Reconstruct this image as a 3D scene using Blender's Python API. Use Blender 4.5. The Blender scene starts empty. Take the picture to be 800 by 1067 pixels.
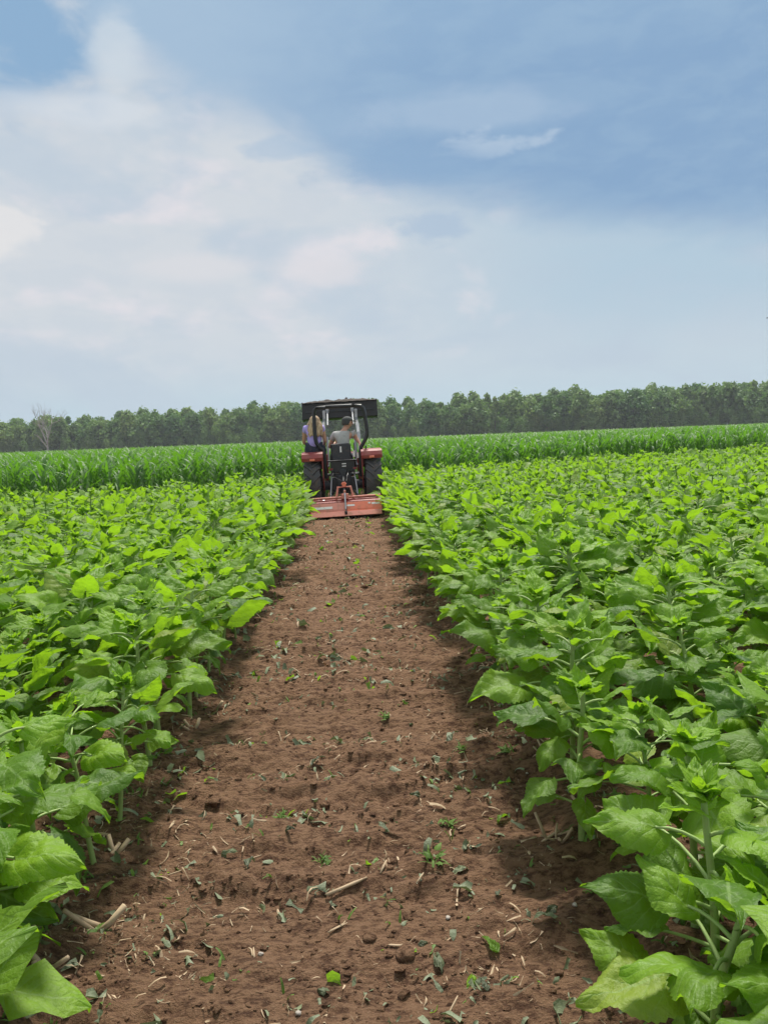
import bpy, math, random
import numpy as np
from mathutils import Vector, Matrix
R = math.radians
sc = bpy.context.scene
col = sc.collection
rnd = random.Random(7)
rng = np.random.default_rng(7)

# ---------------------------------------------------------------- camera, sky, sun, exposure
cam_d = bpy.data.cameras.new("camera"); cam = bpy.data.objects.new("camera", cam_d); col.objects.link(cam)
cam_d.sensor_fit = 'VERTICAL'; cam_d.sensor_height = 36; cam_d.lens = 27.0
cam_d.clip_start = 0.05; cam_d.clip_end = 5000
cam.location = (0, 0, 1.5)
yaw, pitch, roll = R(2.65), R(5.5), R(2.2)
fw = Vector((math.sin(yaw)*math.cos(pitch), math.cos(yaw)*math.cos(pitch), -math.sin(pitch)))
r0 = fw.cross(Vector((0, 0, 1))).normalized(); u0 = r0.cross(fw)
rv = r0*math.cos(roll) - u0*math.sin(roll); uv_ = u0*math.cos(roll) + r0*math.sin(roll)
cam.rotation_euler = Matrix((rv, uv_, -fw)).transposed().to_euler()
sc.camera = cam
cam_d.dof.use_dof = False

SUN_EL, SUN_AZ = 61.0, 14.0            # azimuth measured from +Y towards +X
sc.view_settings.view_transform = 'Standard'; sc.view_settings.look = 'None'
sc.view_settings.exposure = 0.45; sc.view_settings.gamma = 1.0; sc.view_settings.use_curve_mapping = False
sd = bpy.data.lights.new("sun", 'SUN'); so = bpy.data.objects.new("sun", sd); col.objects.link(so)
sd.energy = 4.2; sd.angle = R(9.0); sd.color = (1.0, 0.95, 0.86)
sdir = Vector((math.sin(R(SUN_AZ))*math.cos(R(SUN_EL)), math.cos(R(SUN_AZ))*math.cos(R(SUN_EL)), math.sin(R(SUN_EL))))
so.rotation_euler = (-sdir).to_track_quat('-Z', 'Y').to_euler()
so.location = (0, 0, 30)


class NT:
    """tiny helper to write node trees as expressions"""
    def __init__(s, tree): s.t = tree
    def n(s, typ, **kw):
        nd = s.t.nodes.new(typ)
        for k, v in kw.items(): setattr(nd, k, v)
        return nd
    def put(s, sock, v):
        if hasattr(v, 'is_linked') or hasattr(v, 'links'): s.t.links.new(v, sock)
        else: sock.default_value = v
    def m(s, op, a, b=0.0, c=0.0, clamp=False):
        nd = s.n('ShaderNodeMath', operation=op, use_clamp=clamp)
        for i, v in enumerate((a, b, c)): s.put(nd.inputs[i], v)
        return nd.outputs[0]
    def mix(s, f, a, b, mode='MIX'):
        nd = s.n('ShaderNodeMix', data_type='RGBA', blend_type=mode)
        s.put(nd.inputs[0], f); s.put(nd.inputs[6], a); s.put(nd.inputs[7], b)
        return nd.outputs[2]
    def noise(s, vec, scale, detail=4, rough=0.55, dist=0.0):
        nd = s.n('ShaderNodeTexNoise')
        if vec is not None: s.put(nd.inputs['Vector'], vec)
        nd.inputs['Scale'].default_value = scale; nd.inputs['Detail'].default_value = detail
        nd.inputs['Roughness'].default_value = rough; nd.inputs['Distortion'].default_value = dist
        return nd.outputs['Fac']
    def ss(s, x, a, b):
        nd = s.n('ShaderNodeMapRange', interpolation_type='SMOOTHSTEP')
        s.put(nd.inputs[0], x); nd.inputs[1].default_value = a; nd.inputs[2].default_value = b
        return nd.outputs[0]
    def xyz(s, x, y, z):
        nd = s.n('ShaderNodeCombineXYZ')
        for i, v in enumerate((x, y, z)): s.put(nd.inputs[i], v)
        return nd.outputs[0]


def sr(r, g, b):                       # sRGB 0..255 to linear
    f = lambda c: (c/255/12.92 if c/255 <= 0.04045 else ((c/255+0.055)/1.055)**2.4)
    return (f(r), f(g), f(b), 1.0)


# world: Nishita sky behind a procedural cloud deck laid out by direction (azimuth, elevation)
w = bpy.data.worlds.new("World"); sc.world = w; w.use_nodes = True
for n_ in list(w.node_tree.nodes): w.node_tree.nodes.remove(n_)
N = NT(w.node_tree)
sky = N.n('ShaderNodeTexSky', sky_type='NISHITA', sun_disc=False)
sky.sun_elevation = R(SUN_EL); sky.sun_rotation = R(SUN_AZ)
tc = N.n('ShaderNodeTexCoord'); sep = N.n('ShaderNodeSeparateXYZ'); w.node_tree.links.new(tc.outputs['Generated'], sep.inputs[0])
X, Y, Z = sep.outputs
az = N.m('MULTIPLY', N.m('ARCTAN2', X, Y), 57.2958)
el = N.m('MULTIPLY', N.m('ARCSINE', Z), 57.2958)
cv = N.xyz(N.m('MULTIPLY', az, 0.045), N.m('MULTIPLY', el, 0.11), 0.0)
n1 = N.noise(cv, 1.3, 7, 0.55, 0.4)
n2 = N.noise(cv, 4.5, 6, 0.6, 0.3)
n3 = N.noise(N.xyz(N.m('MULTIPLY', az, 0.05), N.m('MULTIPLY', el, 0.09), 3.7), 3.0, 6, 0.55, 0.2)
wob = N.m('ADD', N.m('MULTIPLY', N.m('SUBTRACT', n1, 0.5), 11.0), N.m('MULTIPLY', N.m('SUBTRACT', n2, 0.5), 5.0))
def patch(a0, e0, ra, re, k=1.0, na=1.0):      # soft noisy ellipse in the sky
    da = N.m('DIVIDE', N.m('SUBTRACT', az, a0), ra); de = N.m('DIVIDE', N.m('SUBTRACT', el, e0), re)
    d = N.m('SQRT', N.m('ADD', N.m('MULTIPLY', da, da), N.m('MULTIPLY', de, de)))
    d = N.m('ADD', d, N.m('ADD', N.m('MULTIPLY', N.m('SUBTRACT', n2, 0.5), 2.0*na), N.m('MULTIPLY', N.m('SUBTRACT', n3, 0.5), 1.2*na)))
    return N.m('MULTIPLY', N.m('SUBTRACT', 1.0, N.ss(d, 0.35, 1.25)), k)
skyc = N.mix(1.0, sky.outputs[0], (0.1, 0.1, 0.1, 1), 'MULTIPLY')
skyc = N.mix(0.75, skyc, sr(128, 166, 208))
lowc = N.mix(N.ss(el, 0.0, 7.0), sr(184, 209, 221), sr(202, 212, 220))
warm = N.mix(N.ss(az, -6.0, 22.0), sr(211, 216, 221), sr(180, 202, 217))
base = N.mix(N.ss(N.m('ADD', el, N.m('MULTIPLY', wob, 0.5)), 2.5, 10.0), lowc, warm)
# mottled white clouds on the left
base = N.mix(N.m('MULTIPLY', N.ss(n3, 0.50, 0.70), N.m('MULTIPLY', N.ss(el, 3.0, 8.0), N.m('SUBTRACT', 1.0, N.ss(az, 4.0, 18.0)))), base, sr(226, 223, 227))
base = N.mix(N.m('MULTIPLY', N.ss(n1, 0.48, 0.60), 0.7), base, sr(190, 204, 217))
# the dark rain-cloud deck: its lower edge climbs towards the left
edge = N.n('ShaderNodeFloatCurve')
cm = edge.mapping.curves[0]
pts = [(0.0, 1.0), (0.24, 0.95), (0.305, 0.66), (0.38, 0.555), (0.46, 0.515), (0.50, 0.475), (0.548, 0.43), (0.68, 0.372), (0.86, 0.315), (1.0, 0.31)]
cm.points[0].location = pts[0]; cm.points[1].location = pts[-1]
for p in pts[1:-1]: cm.points.new(*p)
edge.mapping.update()
N.put(edge.inputs['Value'], N.m('DIVIDE', N.m('ADD', az, 40.0), 80.0, clamp=True))
ed = N.m('MULTIPLY', edge.outputs[0], 40.0)
dd = N.m('SUBTRACT', N.m('ADD', el, N.m('MULTIPLY', wob, 0.62)), ed)
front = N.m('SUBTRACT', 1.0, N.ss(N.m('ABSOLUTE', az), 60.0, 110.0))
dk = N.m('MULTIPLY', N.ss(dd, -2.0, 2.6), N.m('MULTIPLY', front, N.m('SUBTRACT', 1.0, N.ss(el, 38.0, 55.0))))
deck = N.mix(N.ss(n2, 0.38, 0.66), sr(134, 166, 200), sr(144, 174, 204))
deck = N.mix(N.m('MULTIPLY', N.ss(el, 22.0, 28.0), 0.35), deck, sr(158, 187, 213))
deck = N.mix(N.m('MULTIPLY', N.m('SUBTRACT', 1.0, N.ss(az, -12.0, 9.0)), 0.75), deck, sr(172, 195, 216))
base = N.mix(N.m('MULTIPLY', N.ss(n2, 0.55, 0.42), 0.16), base, sr(186, 200, 215))
c = N.mix(dk, base, deck)
c = N.mix(patch(9.0, 21.7, 9.0, 1.5, 0.55), c, sr(178, 198, 218))
c = N.mix(patch(11.0, 19.5, 3.6, 0.8, 0.6, 2.2), c, sr(190, 206, 222))
c = N.mix(patch(5.5, 18.7, 6.5, 1.4, 0.75), c, sr(140, 171, 203))
c = N.mix(patch(-20.2, 25.6, 6.0, 4.4, 1.0, 0.7), c, sr(140, 174, 206))
c = N.mix(patch(-14.6, 25.0, 1.7, 2.6, 0.75), c, sr(208, 218, 226))
c = N.mix(patch(-16.5, 21.6, 5.5, 1.0, 0.6), c, sr(220, 225, 230))
c = N.mix(patch(-22.6, 14.5, 2.6, 1.6, 0.6, 2.0), c, sr(240, 235, 231))
c = N.mix(patch(-1.5, 12.3, 4.0, 1.2, 0.7), c, sr(226, 222, 225))
c = N.mix(patch(-10.0, 12.4, 5.0, 1.0, 0.5), c, sr(226, 223, 225))
c = N.mix(patch(6.4, 14.6, 2.4, 0.8, 0.6, 2.0), c, sr(166, 188, 212))
c = N.mix(patch(-4.8, 19.8, 2.4, 0.6, 0.6, 2.0), c, sr(170, 192, 214))
c = N.mix(N.ss(el, 34.0, 52.0), c, (0.80, 0.86, 0.92, 1))           # unseen overhead sky, whitened to add soft fill light
c = N.mix(N.m('MULTIPLY', N.ss(N.m('ABSOLUTE', az), 60.0, 100.0), 0.6), c, (0.85, 0.90, 0.97, 1))  # unseen sky beside and behind the camera, also whitened for fill
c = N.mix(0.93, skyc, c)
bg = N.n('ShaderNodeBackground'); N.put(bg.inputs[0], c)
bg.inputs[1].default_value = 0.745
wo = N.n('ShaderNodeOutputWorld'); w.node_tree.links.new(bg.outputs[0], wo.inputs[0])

# ---------------------------------------------------------------- helpers
def tag(o, label=None, cat=None, group=None, kind=None):
    if label: o['label'] = label
    if cat: o['category'] = cat
    if group: o['group'] = group
    if kind: o['kind'] = kind
    return o
def empty(name, loc, rz=0.0):
    o = bpy.data.objects.new(name, None); col.objects.link(o); o.location = loc; o.rotation_euler = (0, 0, rz)
    o.empty_display_size = 0.1
    return o
def link(name, me, parent=None, mat=None):
    o = bpy.data.objects.new(name, me); col.objects.link(o)
    if parent: o.parent = parent
    if mat and not me.materials: me.materials.append(mat)
    return o

def mesh_np(name, V, Q, uv=None, att=None, mat=None, smooth=True):
    V = np.asarray(V, np.float32); Q = np.asarray(Q, np.int32)
    me = bpy.data.meshes.new(name)
    k = Q.shape[1]
    me.vertices.add(len(V)); me.vertices.foreach_set('co', V.ravel())
    me.loops.add(Q.size); me.loops.foreach_set('vertex_index', Q.ravel())
    me.polygons.add(len(Q)); me.polygons.foreach_set('loop_start', np.arange(0, Q.size, k, dtype=np.int32))
    me.polygons.foreach_set('loop_total', np.full(len(Q), k, np.int32))
    me.polygons.foreach_set('use_smooth', np.full(len(Q), smooth))
    if uv is not None:
        l = me.uv_layers.new(name='UVMap'); l.data.foreach_set('uv', np.asarray(uv, np.float32)[Q.ravel()].ravel())
    if att is not None:
        a = me.attributes.new('tint', 'FLOAT_COLOR', 'POINT')
        A = np.ones((len(V), 4), np.float32); A[:, :att.shape[1]] = att
        a.data.foreach_set('color', A.ravel())
    me.update(calc_edges=True)
    if mat: me.materials.append(mat)
    return me

class Acc:
    """collects quad patches"""
    def __init__(s): s.V = []; s.Q = []; s.U = []; s.A = []; s.n = 0
    def add(s, V, Q, U=None, A=None):
        V = np.asarray(V); s.V.append(V); s.Q.append(np.asarray(Q) + s.n); s.n += len(V)
        s.U.append(np.zeros((len(V), 2)) if U is None else U)
        s.A.append(np.zeros((len(V), 3)) if A is None else (np.tile(A, (len(V), 1)) if np.ndim(A) == 1 else A))
    def mesh(s, name, mat, smooth=True):
        return mesh_np(name, np.concatenate(s.V), np.concatenate(s.Q), np.concatenate(s.U), np.concatenate(s.A), mat, smooth)

def gridq(nu, nv):
    i = np.arange(nu-1)[:, None]; j = np.arange(nv-1)[None]
    a = i*nv + j
    return np.stack([a, a+1, a+nv+1, a+nv], -1).reshape(-1, 4)

def tube_np(P, rad, k=6, closed=True):
    P = np.asarray(P, float); n = len(P); rad = np.broadcast_to(rad, (n,))
    T = np.gradient(P, axis=0); T /= np.linalg.norm(T, axis=1)[:, None] + 1e-9
    ref = np.array([0.31, 0.17, 0.93]) if abs(T[0, 2]) < 0.9 else np.array([1.0, 0.1, 0])
    V = []
    for i in range(n):
        a = np.cross(T[i], ref); a /= np.linalg.norm(a); b = np.cross(T[i], a)
        th = np.linspace(0, 2*np.pi, k, endpoint=False)
        V.append(P[i] + rad[i]*(np.cos(th)[:, None]*a + np.sin(th)[:, None]*b))
    V = np.concatenate(V)
    i = np.arange(n-1)[:, None]; j = np.arange(k)[None]
    Q = np.stack([i*k + j, i*k + (j+1) % k, (i+1)*k + (j+1) % k, (i+1)*k + j], -1).reshape(-1, 4)
    if closed:
        if k == 6: caps = [[3, 2, 1, 0], [5, 4, 3, 0]]
        elif k == 4: caps = [[3, 2, 1, 0]]
        else: caps = [[0, k-1-m, k-2-m, k-3-m] if k-3-m > 0 else [0, k-1-m, k-2-m, 0] for m in range(0, k-2, 2)] if k % 2 == 0 else []
        if caps:
            caps = np.array(caps); Q = np.concatenate([Q, caps, caps[:, ::-1] + (n-1)*k])
    return V, Q

# lattice noise in numpy
_perm = np.random.default_rng(3).random((256, 256))
def vnoise(x, y):
    xi = np.floor(x).astype(int); yi = np.floor(y).astype(int); fx = x-xi; fy = y-yi
    fx = fx*fx*(3-2*fx); fy = fy*fy*(3-2*fy); g = lambda a, b: _perm[a % 256, b % 256]
    return (g(xi, yi)*(1-fx) + g(xi+1, yi)*fx)*(1-fy) + (g(xi, yi+1)*(1-fx) + g(xi+1, yi+1)*fx)*fy
def fbm(x, y, o=4):
    s = 0; a = 1; t = 0
    for i in range(o): s = s + a*(vnoise(x*2**i + 17.3*i, y*2**i + 9.1*i) - 0.5); t += a; a *= 0.55
    return s/t
XL, XR = -0.92, 0.84                     # edges of the tilled strip
def sstep(x, a, b):
    t = np.clip((x-a)/(b-a), 0, 1); return t*t*(3-2*t)
def height(x, y):
    x = np.asarray(x, float); y = np.asarray(y, float)
    near = 1 - sstep(np.abs(y-8), 14, 40)
    inp = sstep(x, XL-0.12, XL+0.10)*(1-sstep(x, XR-0.10, XR+0.12))
    h = 0.10*fbm(x*0.12+5, y*0.12, 3)*sstep(np.abs(x), 2, 12)
    m = 0.45 + 0.9*vnoise(x*1.6+7, y*4.2)
    h = h + near*(0.045*fbm(x*1.3, y*2.6, 3) + 0.055*fbm(x*3.5, y*9, 3) + m*(0.020*vnoise(x*17, y*37)**2 + 0.007*vnoise(x*43, y*71) + 0.034*vnoise(x*5, y*19)**2) - 0.018
        - 0.05*np.maximum(0, fbm(x*9+30, y*17, 3)-0.08))
    h = h + near*inp*(0.030*np.sin(y*17 + 3.0*vnoise(x*1.5, y*0.8)) * vnoise(x*2, y*3) - 0.025)
    h = h + near*0.020*(np.exp(-((x-XL+0.03)/0.08)**2) + np.exp(-((x-XR-0.03)/0.08)**2))*(0.3+vnoise(x*4, y*5))
    return h
def hz(x, y): return float(height(np.array([x]), np.array([y]))[0])

# ---------------------------------------------------------------- materials
def newmat(name):
    m = bpy.data.materials.new(name); m.use_nodes = True
    nt = m.node_tree
    for n_ in list(nt.nodes): nt.nodes.remove(n_)
    N = NT(nt); out = N.n('ShaderNodeOutputMaterial')
    return m, N, out
def objcoord(N):
    return N.n('ShaderNodeTexCoord').outputs['Object']
def paint(name, colr, rough=0.5, metal=0.0, dirt=(0.16, 0.11, 0.07, 1), dirt_amt=0.35, scale=6.0, bump=0.1, bscale=40):
    m, N, out = newmat(name)
    p = N.n('ShaderNodeBsdfPrincipled'); co = objcoord(N)
    c4 = tuple(colr) + ((1.0,) if len(colr) == 3 else ())
    f = N.ss(N.noise(co, scale, 6, 0.65), 0.48, 0.72)
    N.put(p.inputs['Base Color'], N.mix(N.m('MULTIPLY', f, dirt_amt), c4, dirt))
    N.put(p.inputs['Roughness'], N.m('ADD', rough, N.m('MULTIPLY', f, 0.3), clamp=True))
    p.inputs['Metallic'].default_value = metal
    b = N.n('ShaderNodeBump'); b.inputs['Strength'].default_value = bump; b.inputs['Distance'].default_value = 0.004
    N.put(b.inputs['Height'], N.noise(co, bscale, 4)); N.put(p.inputs['Normal'], b.outputs[0])
    N.put(out.inputs[0], p.outputs[0]); return m

def soil_mat():
    m, N, out = newmat("soil"); p = N.n('ShaderNodeBsdfPrincipled'); co = objcoord(N)
    mp = N.n('ShaderNodeMapping'); N.put(mp.inputs[0], co); mp.inputs['Scale'].default_value = (1, 1.9, 1)
    a = N.noise(mp.outputs[0], 2.2, 6, 0.6); b = N.noise(mp.outputs[0], 24, 8, 0.7); d = N.noise(co, 120, 5, 0.7)
    c = N.mix(N.ss(a, 0.35, 0.65), (0.115, 0.058, 0.032, 1), (0.215, 0.118, 0.067, 1))
    c = N.mix(N.ss(b, 0.36, 0.64), c, (0.25, 0.145, 0.086, 1))
    c = N.mix(N.m('MULTIPLY', N.ss(b, 0.52, 0.40), 0.6), c, (0.055, 0.026, 0.017, 1))
    c = N.mix(N.m('MULTIPLY', N.ss(d, 0.55, 0.70), 0.55), c, (0.33, 0.22, 0.145, 1))
    N.put(p.inputs['Base Color'], c); p.inputs['Roughness'].default_value = 0.95
    p.inputs['Specular IOR Level'].default_value = 0.2
    bm = N.n('ShaderNodeBump'); bm.inputs['Strength'].default_value = 1.0; bm.inputs['Distance'].default_value = 0.03
    N.put(bm.inputs['Height'], N.m('ADD', N.m('MULTIPLY', b, 1.0), N.m('MULTIPLY', d, 0.5))); N.put(p.inputs['Normal'], bm.outputs[0])
    N.put(out.inputs[0], p.outputs[0]); return m

def leaf_mat(name, dark, light, under, transl, veinc=None, rough=0.42, tw=0.35, spec=0.5):
    """green blade with veins, paler back, light passing through"""
    m, N, out = newmat(name)
    at = N.n('ShaderNodeAttribute', attribute_name='tint'); s = N.n('ShaderNodeSeparateColor'); N.put(s.inputs[0], at.outputs['Color'])
    rr, age, jit = s.outputs
    c = N.mix(rr, dark, light)
    c = N.mix(N.m('MULTIPLY', age, 0.6), c, light)
    oi = N.n('ShaderNodeObjectInfo').outputs['Random']
    c = N.mix(N.m('MULTIPLY', oi, 0.35), c, tuple(q*1.15 for q in light[:3]) + (1,))
    c = N.mix(N.m('MULTIPLY', N.ss(jit, 0.90, 0.97), 0.45), c, (0.33, 0.36, 0.07, 1))   # the odd yellowing leaf
    co = objcoord(N); blot = N.noise(co, 28, 4)
    c = N.mix(N.m('MULTIPLY', N.ss(blot, 0.45, 0.7), 0.25), c, dark)
    p = N.n('ShaderNodeBsdfPrincipled')
    bmp = N.n('ShaderNodeBump'); bmp.inputs['Strength'].default_value = 0.55; bmp.inputs['Distance'].default_value = 0.006
    if veinc:
        uvn = N.n('ShaderNodeTexCoord').outputs['UV']; su = N.n('ShaderNodeSeparateXYZ'); N.put(su.inputs[0], uvn)
        u, v = su.outputs[0], su.outputs[1]
        av = N.m('ABSOLUTE', v)
        sv = N.m('ADD', N.m('MULTIPLY', N.m('SUBTRACT', u, N.m('MULTIPLY', av, 0.42)), 5.0), N.m('MULTIPLY', N.noise(co, 14, 2), 0.5))
        fr = N.m('ABSOLUTE', N.m('SUBTRACT', N.m('FRACT', N.m('ADD', sv, 8.3)), 0.5))   # 0 = on a side vein
        side = N.m('SUBTRACT', 1.0, N.ss(fr, 0.02, 0.085))
        mid = N.m('SUBTRACT', 1.0, N.ss(av, 0.02, 0.055))
        vein = N.m('MAXIMUM', N.m('MULTIPLY', side, N.m('SUBTRACT', 0.75, N.m('MULTIPLY', av, 0.5))), mid)
        c = N.mix(N.m('MULTIPLY', vein, 0.5), c, veinc)
        fine = N.noise(co, 90, 3)
        N.put(bmp.inputs['Height'], N.m('ADD', N.m('MULTIPLY', N.m('SQRT', fr), 0.9), N.m('MULTIPLY', fine, 1.3)))
    else:
        N.put(bmp.inputs['Height'], N.noise(co, 60, 3))
    N.put(p.inputs['Normal'], bmp.outputs[0])
    g = N.n('ShaderNodeNewGeometry')
    cc = N.mix(N.m('MULTIPLY', g.outputs['Backfacing'], 0.7), c, under)
    N.put(p.inputs['Base Color'], cc)
    p.inputs['Roughness'].default_value = rough; p.inputs['Specular IOR Level'].default_value = spec
    tr = N.n('ShaderNodeBsdfTranslucent')
    tcol = N.mix(rr, transl, tuple(min(1, q*1.35) for q in transl[:3]) + (1,))
    N.put(tr.inputs[0], tcol); N.put(tr.inputs['Normal'], bmp.outputs[0])
    mx = N.n('ShaderNodeMixShader'); mx.inputs[0].default_value = tw
    N.put(mx.inputs[1], p.outputs[0]); N.put(mx.inputs[2], tr.outputs[0])
    N.put(out.inputs[0], mx.outputs[0]); return m

M = {}
M['soil'] = soil_mat()
M['sunleaf'] = leaf_mat("sunflower_leaf", (0.030, 0.092, 0.013, 1), (0.195, 0.340, 0.022, 1), (0.13, 0.23, 0.06, 1), (0.27, 0.49, 0.014, 1), (0.30, 0.44, 0.15, 1), rough=0.50, tw=0.43, spec=0.34)
M['cornleaf'] = leaf_mat("corn_leaf", (0.026, 0.075, 0.026, 1), (0.090, 0.205, 0.028, 1), (0.07, 0.17, 0.05, 1), (0.16, 0.40, 0.015, 1), None, rough=0.5, tw=0.30, spec=0.3)
M['stem'] = paint("green_stem", (0.27, 0.38, 0.12), 0.6, dirt=(0.30, 0.30, 0.14, 1), dirt_amt=0.4, scale=20)
M['cornstem'] = paint("corn_stalk", (0.12, 0.22, 0.06), 0.6, dirt=(0.20, 0.22, 0.08, 1), scale=12)
M['straw'] = paint("dry_straw", (0.42, 0.31, 0.20), 0.8, dirt=(0.17, 0.11, 0.07, 1), dirt_amt=0.6, scale=25, bump=0.4)
M['wilt'] = leaf_mat("wilted_leaf", (0.035, 0.042, 0.024, 1), (0.13, 0.155, 0.075, 1), (0.17, 0.20, 0.12, 1), (0.12, 0.18, 0.05, 1), (0.30, 0.33, 0.2, 1), rough=0.6, tw=0.15)
M['weed'] = leaf_mat('weed_leaf', (0.05, 0.095, 0.025, 1), (0.12, 0.20, 0.04, 1), (0.12, 0.18, 0.06, 1), (0.12, 0.24, 0.03, 1), None, rough=0.6, tw=0.25, spec=0.2)
M['bark'] = paint("bark", (0.10, 0.085, 0.07), 0.9, dirt=(0.05, 0.045, 0.035, 1), scale=1.0, bump=0.5, bscale=4)
M['deadbark'] = paint("dead_bark", (0.26, 0.25, 0.23), 0.9, dirt=(0.18, 0.16, 0.15, 1), scale=1.0, bump=0.5, bscale=4)
M['stone'] = paint("stone", (0.33, 0.29, 0.25), 0.8, dirt=(0.17, 0.10, 0.07, 1), dirt_amt=0.5, scale=30)

def tree_mat():
    m, N, out = newmat("tree_foliage")
    at = N.n('ShaderNodeAttribute', attribute_name='tint'); s = N.n('ShaderNodeSeparateColor'); N.put(s.inputs[0], at.outputs['Color'])
    oi = N.n('ShaderNodeObjectInfo')
    a = N.mix(oi.outputs['Random'], (0.050, 0.125, 0.040, 1), (0.120, 0.205, 0.055, 1))
    c = N.mix(s.outputs[0], a, N.mix(oi.outputs['Random'], (0.110, 0.200, 0.065, 1), (0.200, 0.270, 0.085, 1)))
    p = N.n('ShaderNodeBsdfPrincipled'); N.put(p.inputs['Base Color'], c); p.inputs['Roughness'].default_value = 0.65
    p.inputs['Specular IOR Level'].default_value = 0.25
    tr = N.n('ShaderNodeBsdfTranslucent'); N.put(tr.inputs[0], N.mix(1.0, c, (1.4, 1.6, 0.8, 1), 'MULTIPLY'))
    mx = N.n('ShaderNodeMixShader'); mx.inputs[0].default_value = 0.25
    N.put(mx.inputs[1], p.outputs[0]); N.put(mx.inputs[2], tr.outputs[0]); N.put(out.inputs[0], mx.outputs[0])
    return m
M['tree'] = tree_mat()

# ---------------------------------------------------------------- ground
def axis(segs):
    out = [segs[0][0]]
    for a, b, d0, d1 in segs:
        x = a
        while x < b - 1e-6:
            t = (x-a)/(b-a); x = min(b, x + d0 + (d1-d0)*t)
            out.append(x)
    return np.array(out)
gx = axis([(-900, -120, 130, 60), (-120, -12, 20, 2), (-12, -1.4, 0.6, 0.06), (-1.4, 1.35, 0.010, 0.010), (1.35, 14, 0.06, 0.7), (14, 120, 2, 20), (120, 900, 60, 130)])
gy = axis([(-400, -20, 80, 10), (-20, 0.8, 2, 0.1), (0.8, 5, 0.009, 0.018), (5, 18, 0.018, 0.08), (18, 40, 0.3, 1.5), (40, 1500, 5, 150)])
GX, GY = np.meshgrid(gx, gy, indexing='ij')
GZ = height(GX, GY)
me = mesh_np("ground", np.stack([GX, GY, GZ], -1).reshape(-1, 3), gridq(len(gx), len(gy))[:, ::-1], mat=M['soil'])
tag(link("ground", me), kind='structure')

# ---------------------------------------------------------------- sunflowers
def leaf_patch(L, W, nu, nv, r, droop=1.0, ser=0.07, fold=0.35):
    u = np.linspace(0, 1, nu)[:, None]*np.ones((1, nv)); v = np.ones((nu, 1))*np.linspace(-1, 1, nv)[None]
    prof = np.interp(u, [0, .04, .12, .22, .32, .45, .6, .75, .88, .96, 1], [.10, .55, .88, 1.0, .98, .84, .62, .38, .17, .06, .0]) + 0.012
    jag = 1 + ser*((np.arange(nu) % 2)*2-1)[:, None]*(np.abs(v) > 0.95)*(u > 0.08)
    x = v*prof*jag*W/2
    yy = u - 0.22*np.abs(v)*(1-u)**4
    # mid-rib bends down along its length
    th = -droop*u**1.3 + 0.15
    ds = 1/(nu-1)
    cy = np.concatenate([[0], np.cumsum(np.cos(th[:-1, 0])*ds)]); cz = np.concatenate([[0], np.cumsum(np.sin(th[:-1, 0])*ds)])
    y = (cy[:, None] + (yy-u))*L
    z = cz[:, None]*L + fold*np.abs(x)*(1-0.8*np.abs(v)) - 0.22*W*np.abs(v)**2.4*r.uniform(-0.3, 1.3)*prof
    ph = r.uniform(0, 6, 2); z = z + 0.055*W*np.sin(u*r.uniform(8, 14)+ph[0]+v*1.5)*np.abs(v)**1.5 + 0.04*W*np.sin(v*3+u*6+ph[1])
    z = z + 0.020*W*np.abs(np.sin((u-0.42*np.abs(v)+0.05*np.sin(v*5+ph[0]))*5*np.pi))*(1-np.abs(v)) + 0.03*W*np.sin(u*9+ph[1])*np.sin(v*4+ph[0])
    x = x + 0.05*W*np.sin(u*3+ph[1])*u
    if nu > 8:                                   # crinkles and an uneven margin
        z = z + 0.17*W*fbm(x/W*4.5+ph[0]*9, y/L*4.5+ph[1]*9, 3)
        x = x*(1 + 0.22*fbm(u*7+ph[0]*5, v*0.6+ph[1]*7, 2)*np.abs(v))
    return np.stack([x, y, z], -1).reshape(-1, 3), gridq(nu, nv), np.stack([u, v], -1).reshape(-1, 2)

def rotm(azi, tilt, rollr=0.0):
    """leaf frame: +y outwards at azimuth azi, tilted by tilt above horizontal"""
    return np.array(Matrix.Rotation(azi, 3, 'Z') @ Matrix.Rotation(tilt, 3, 'X') @ Matrix.Rotation(rollr, 3, 'Y'))

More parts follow.
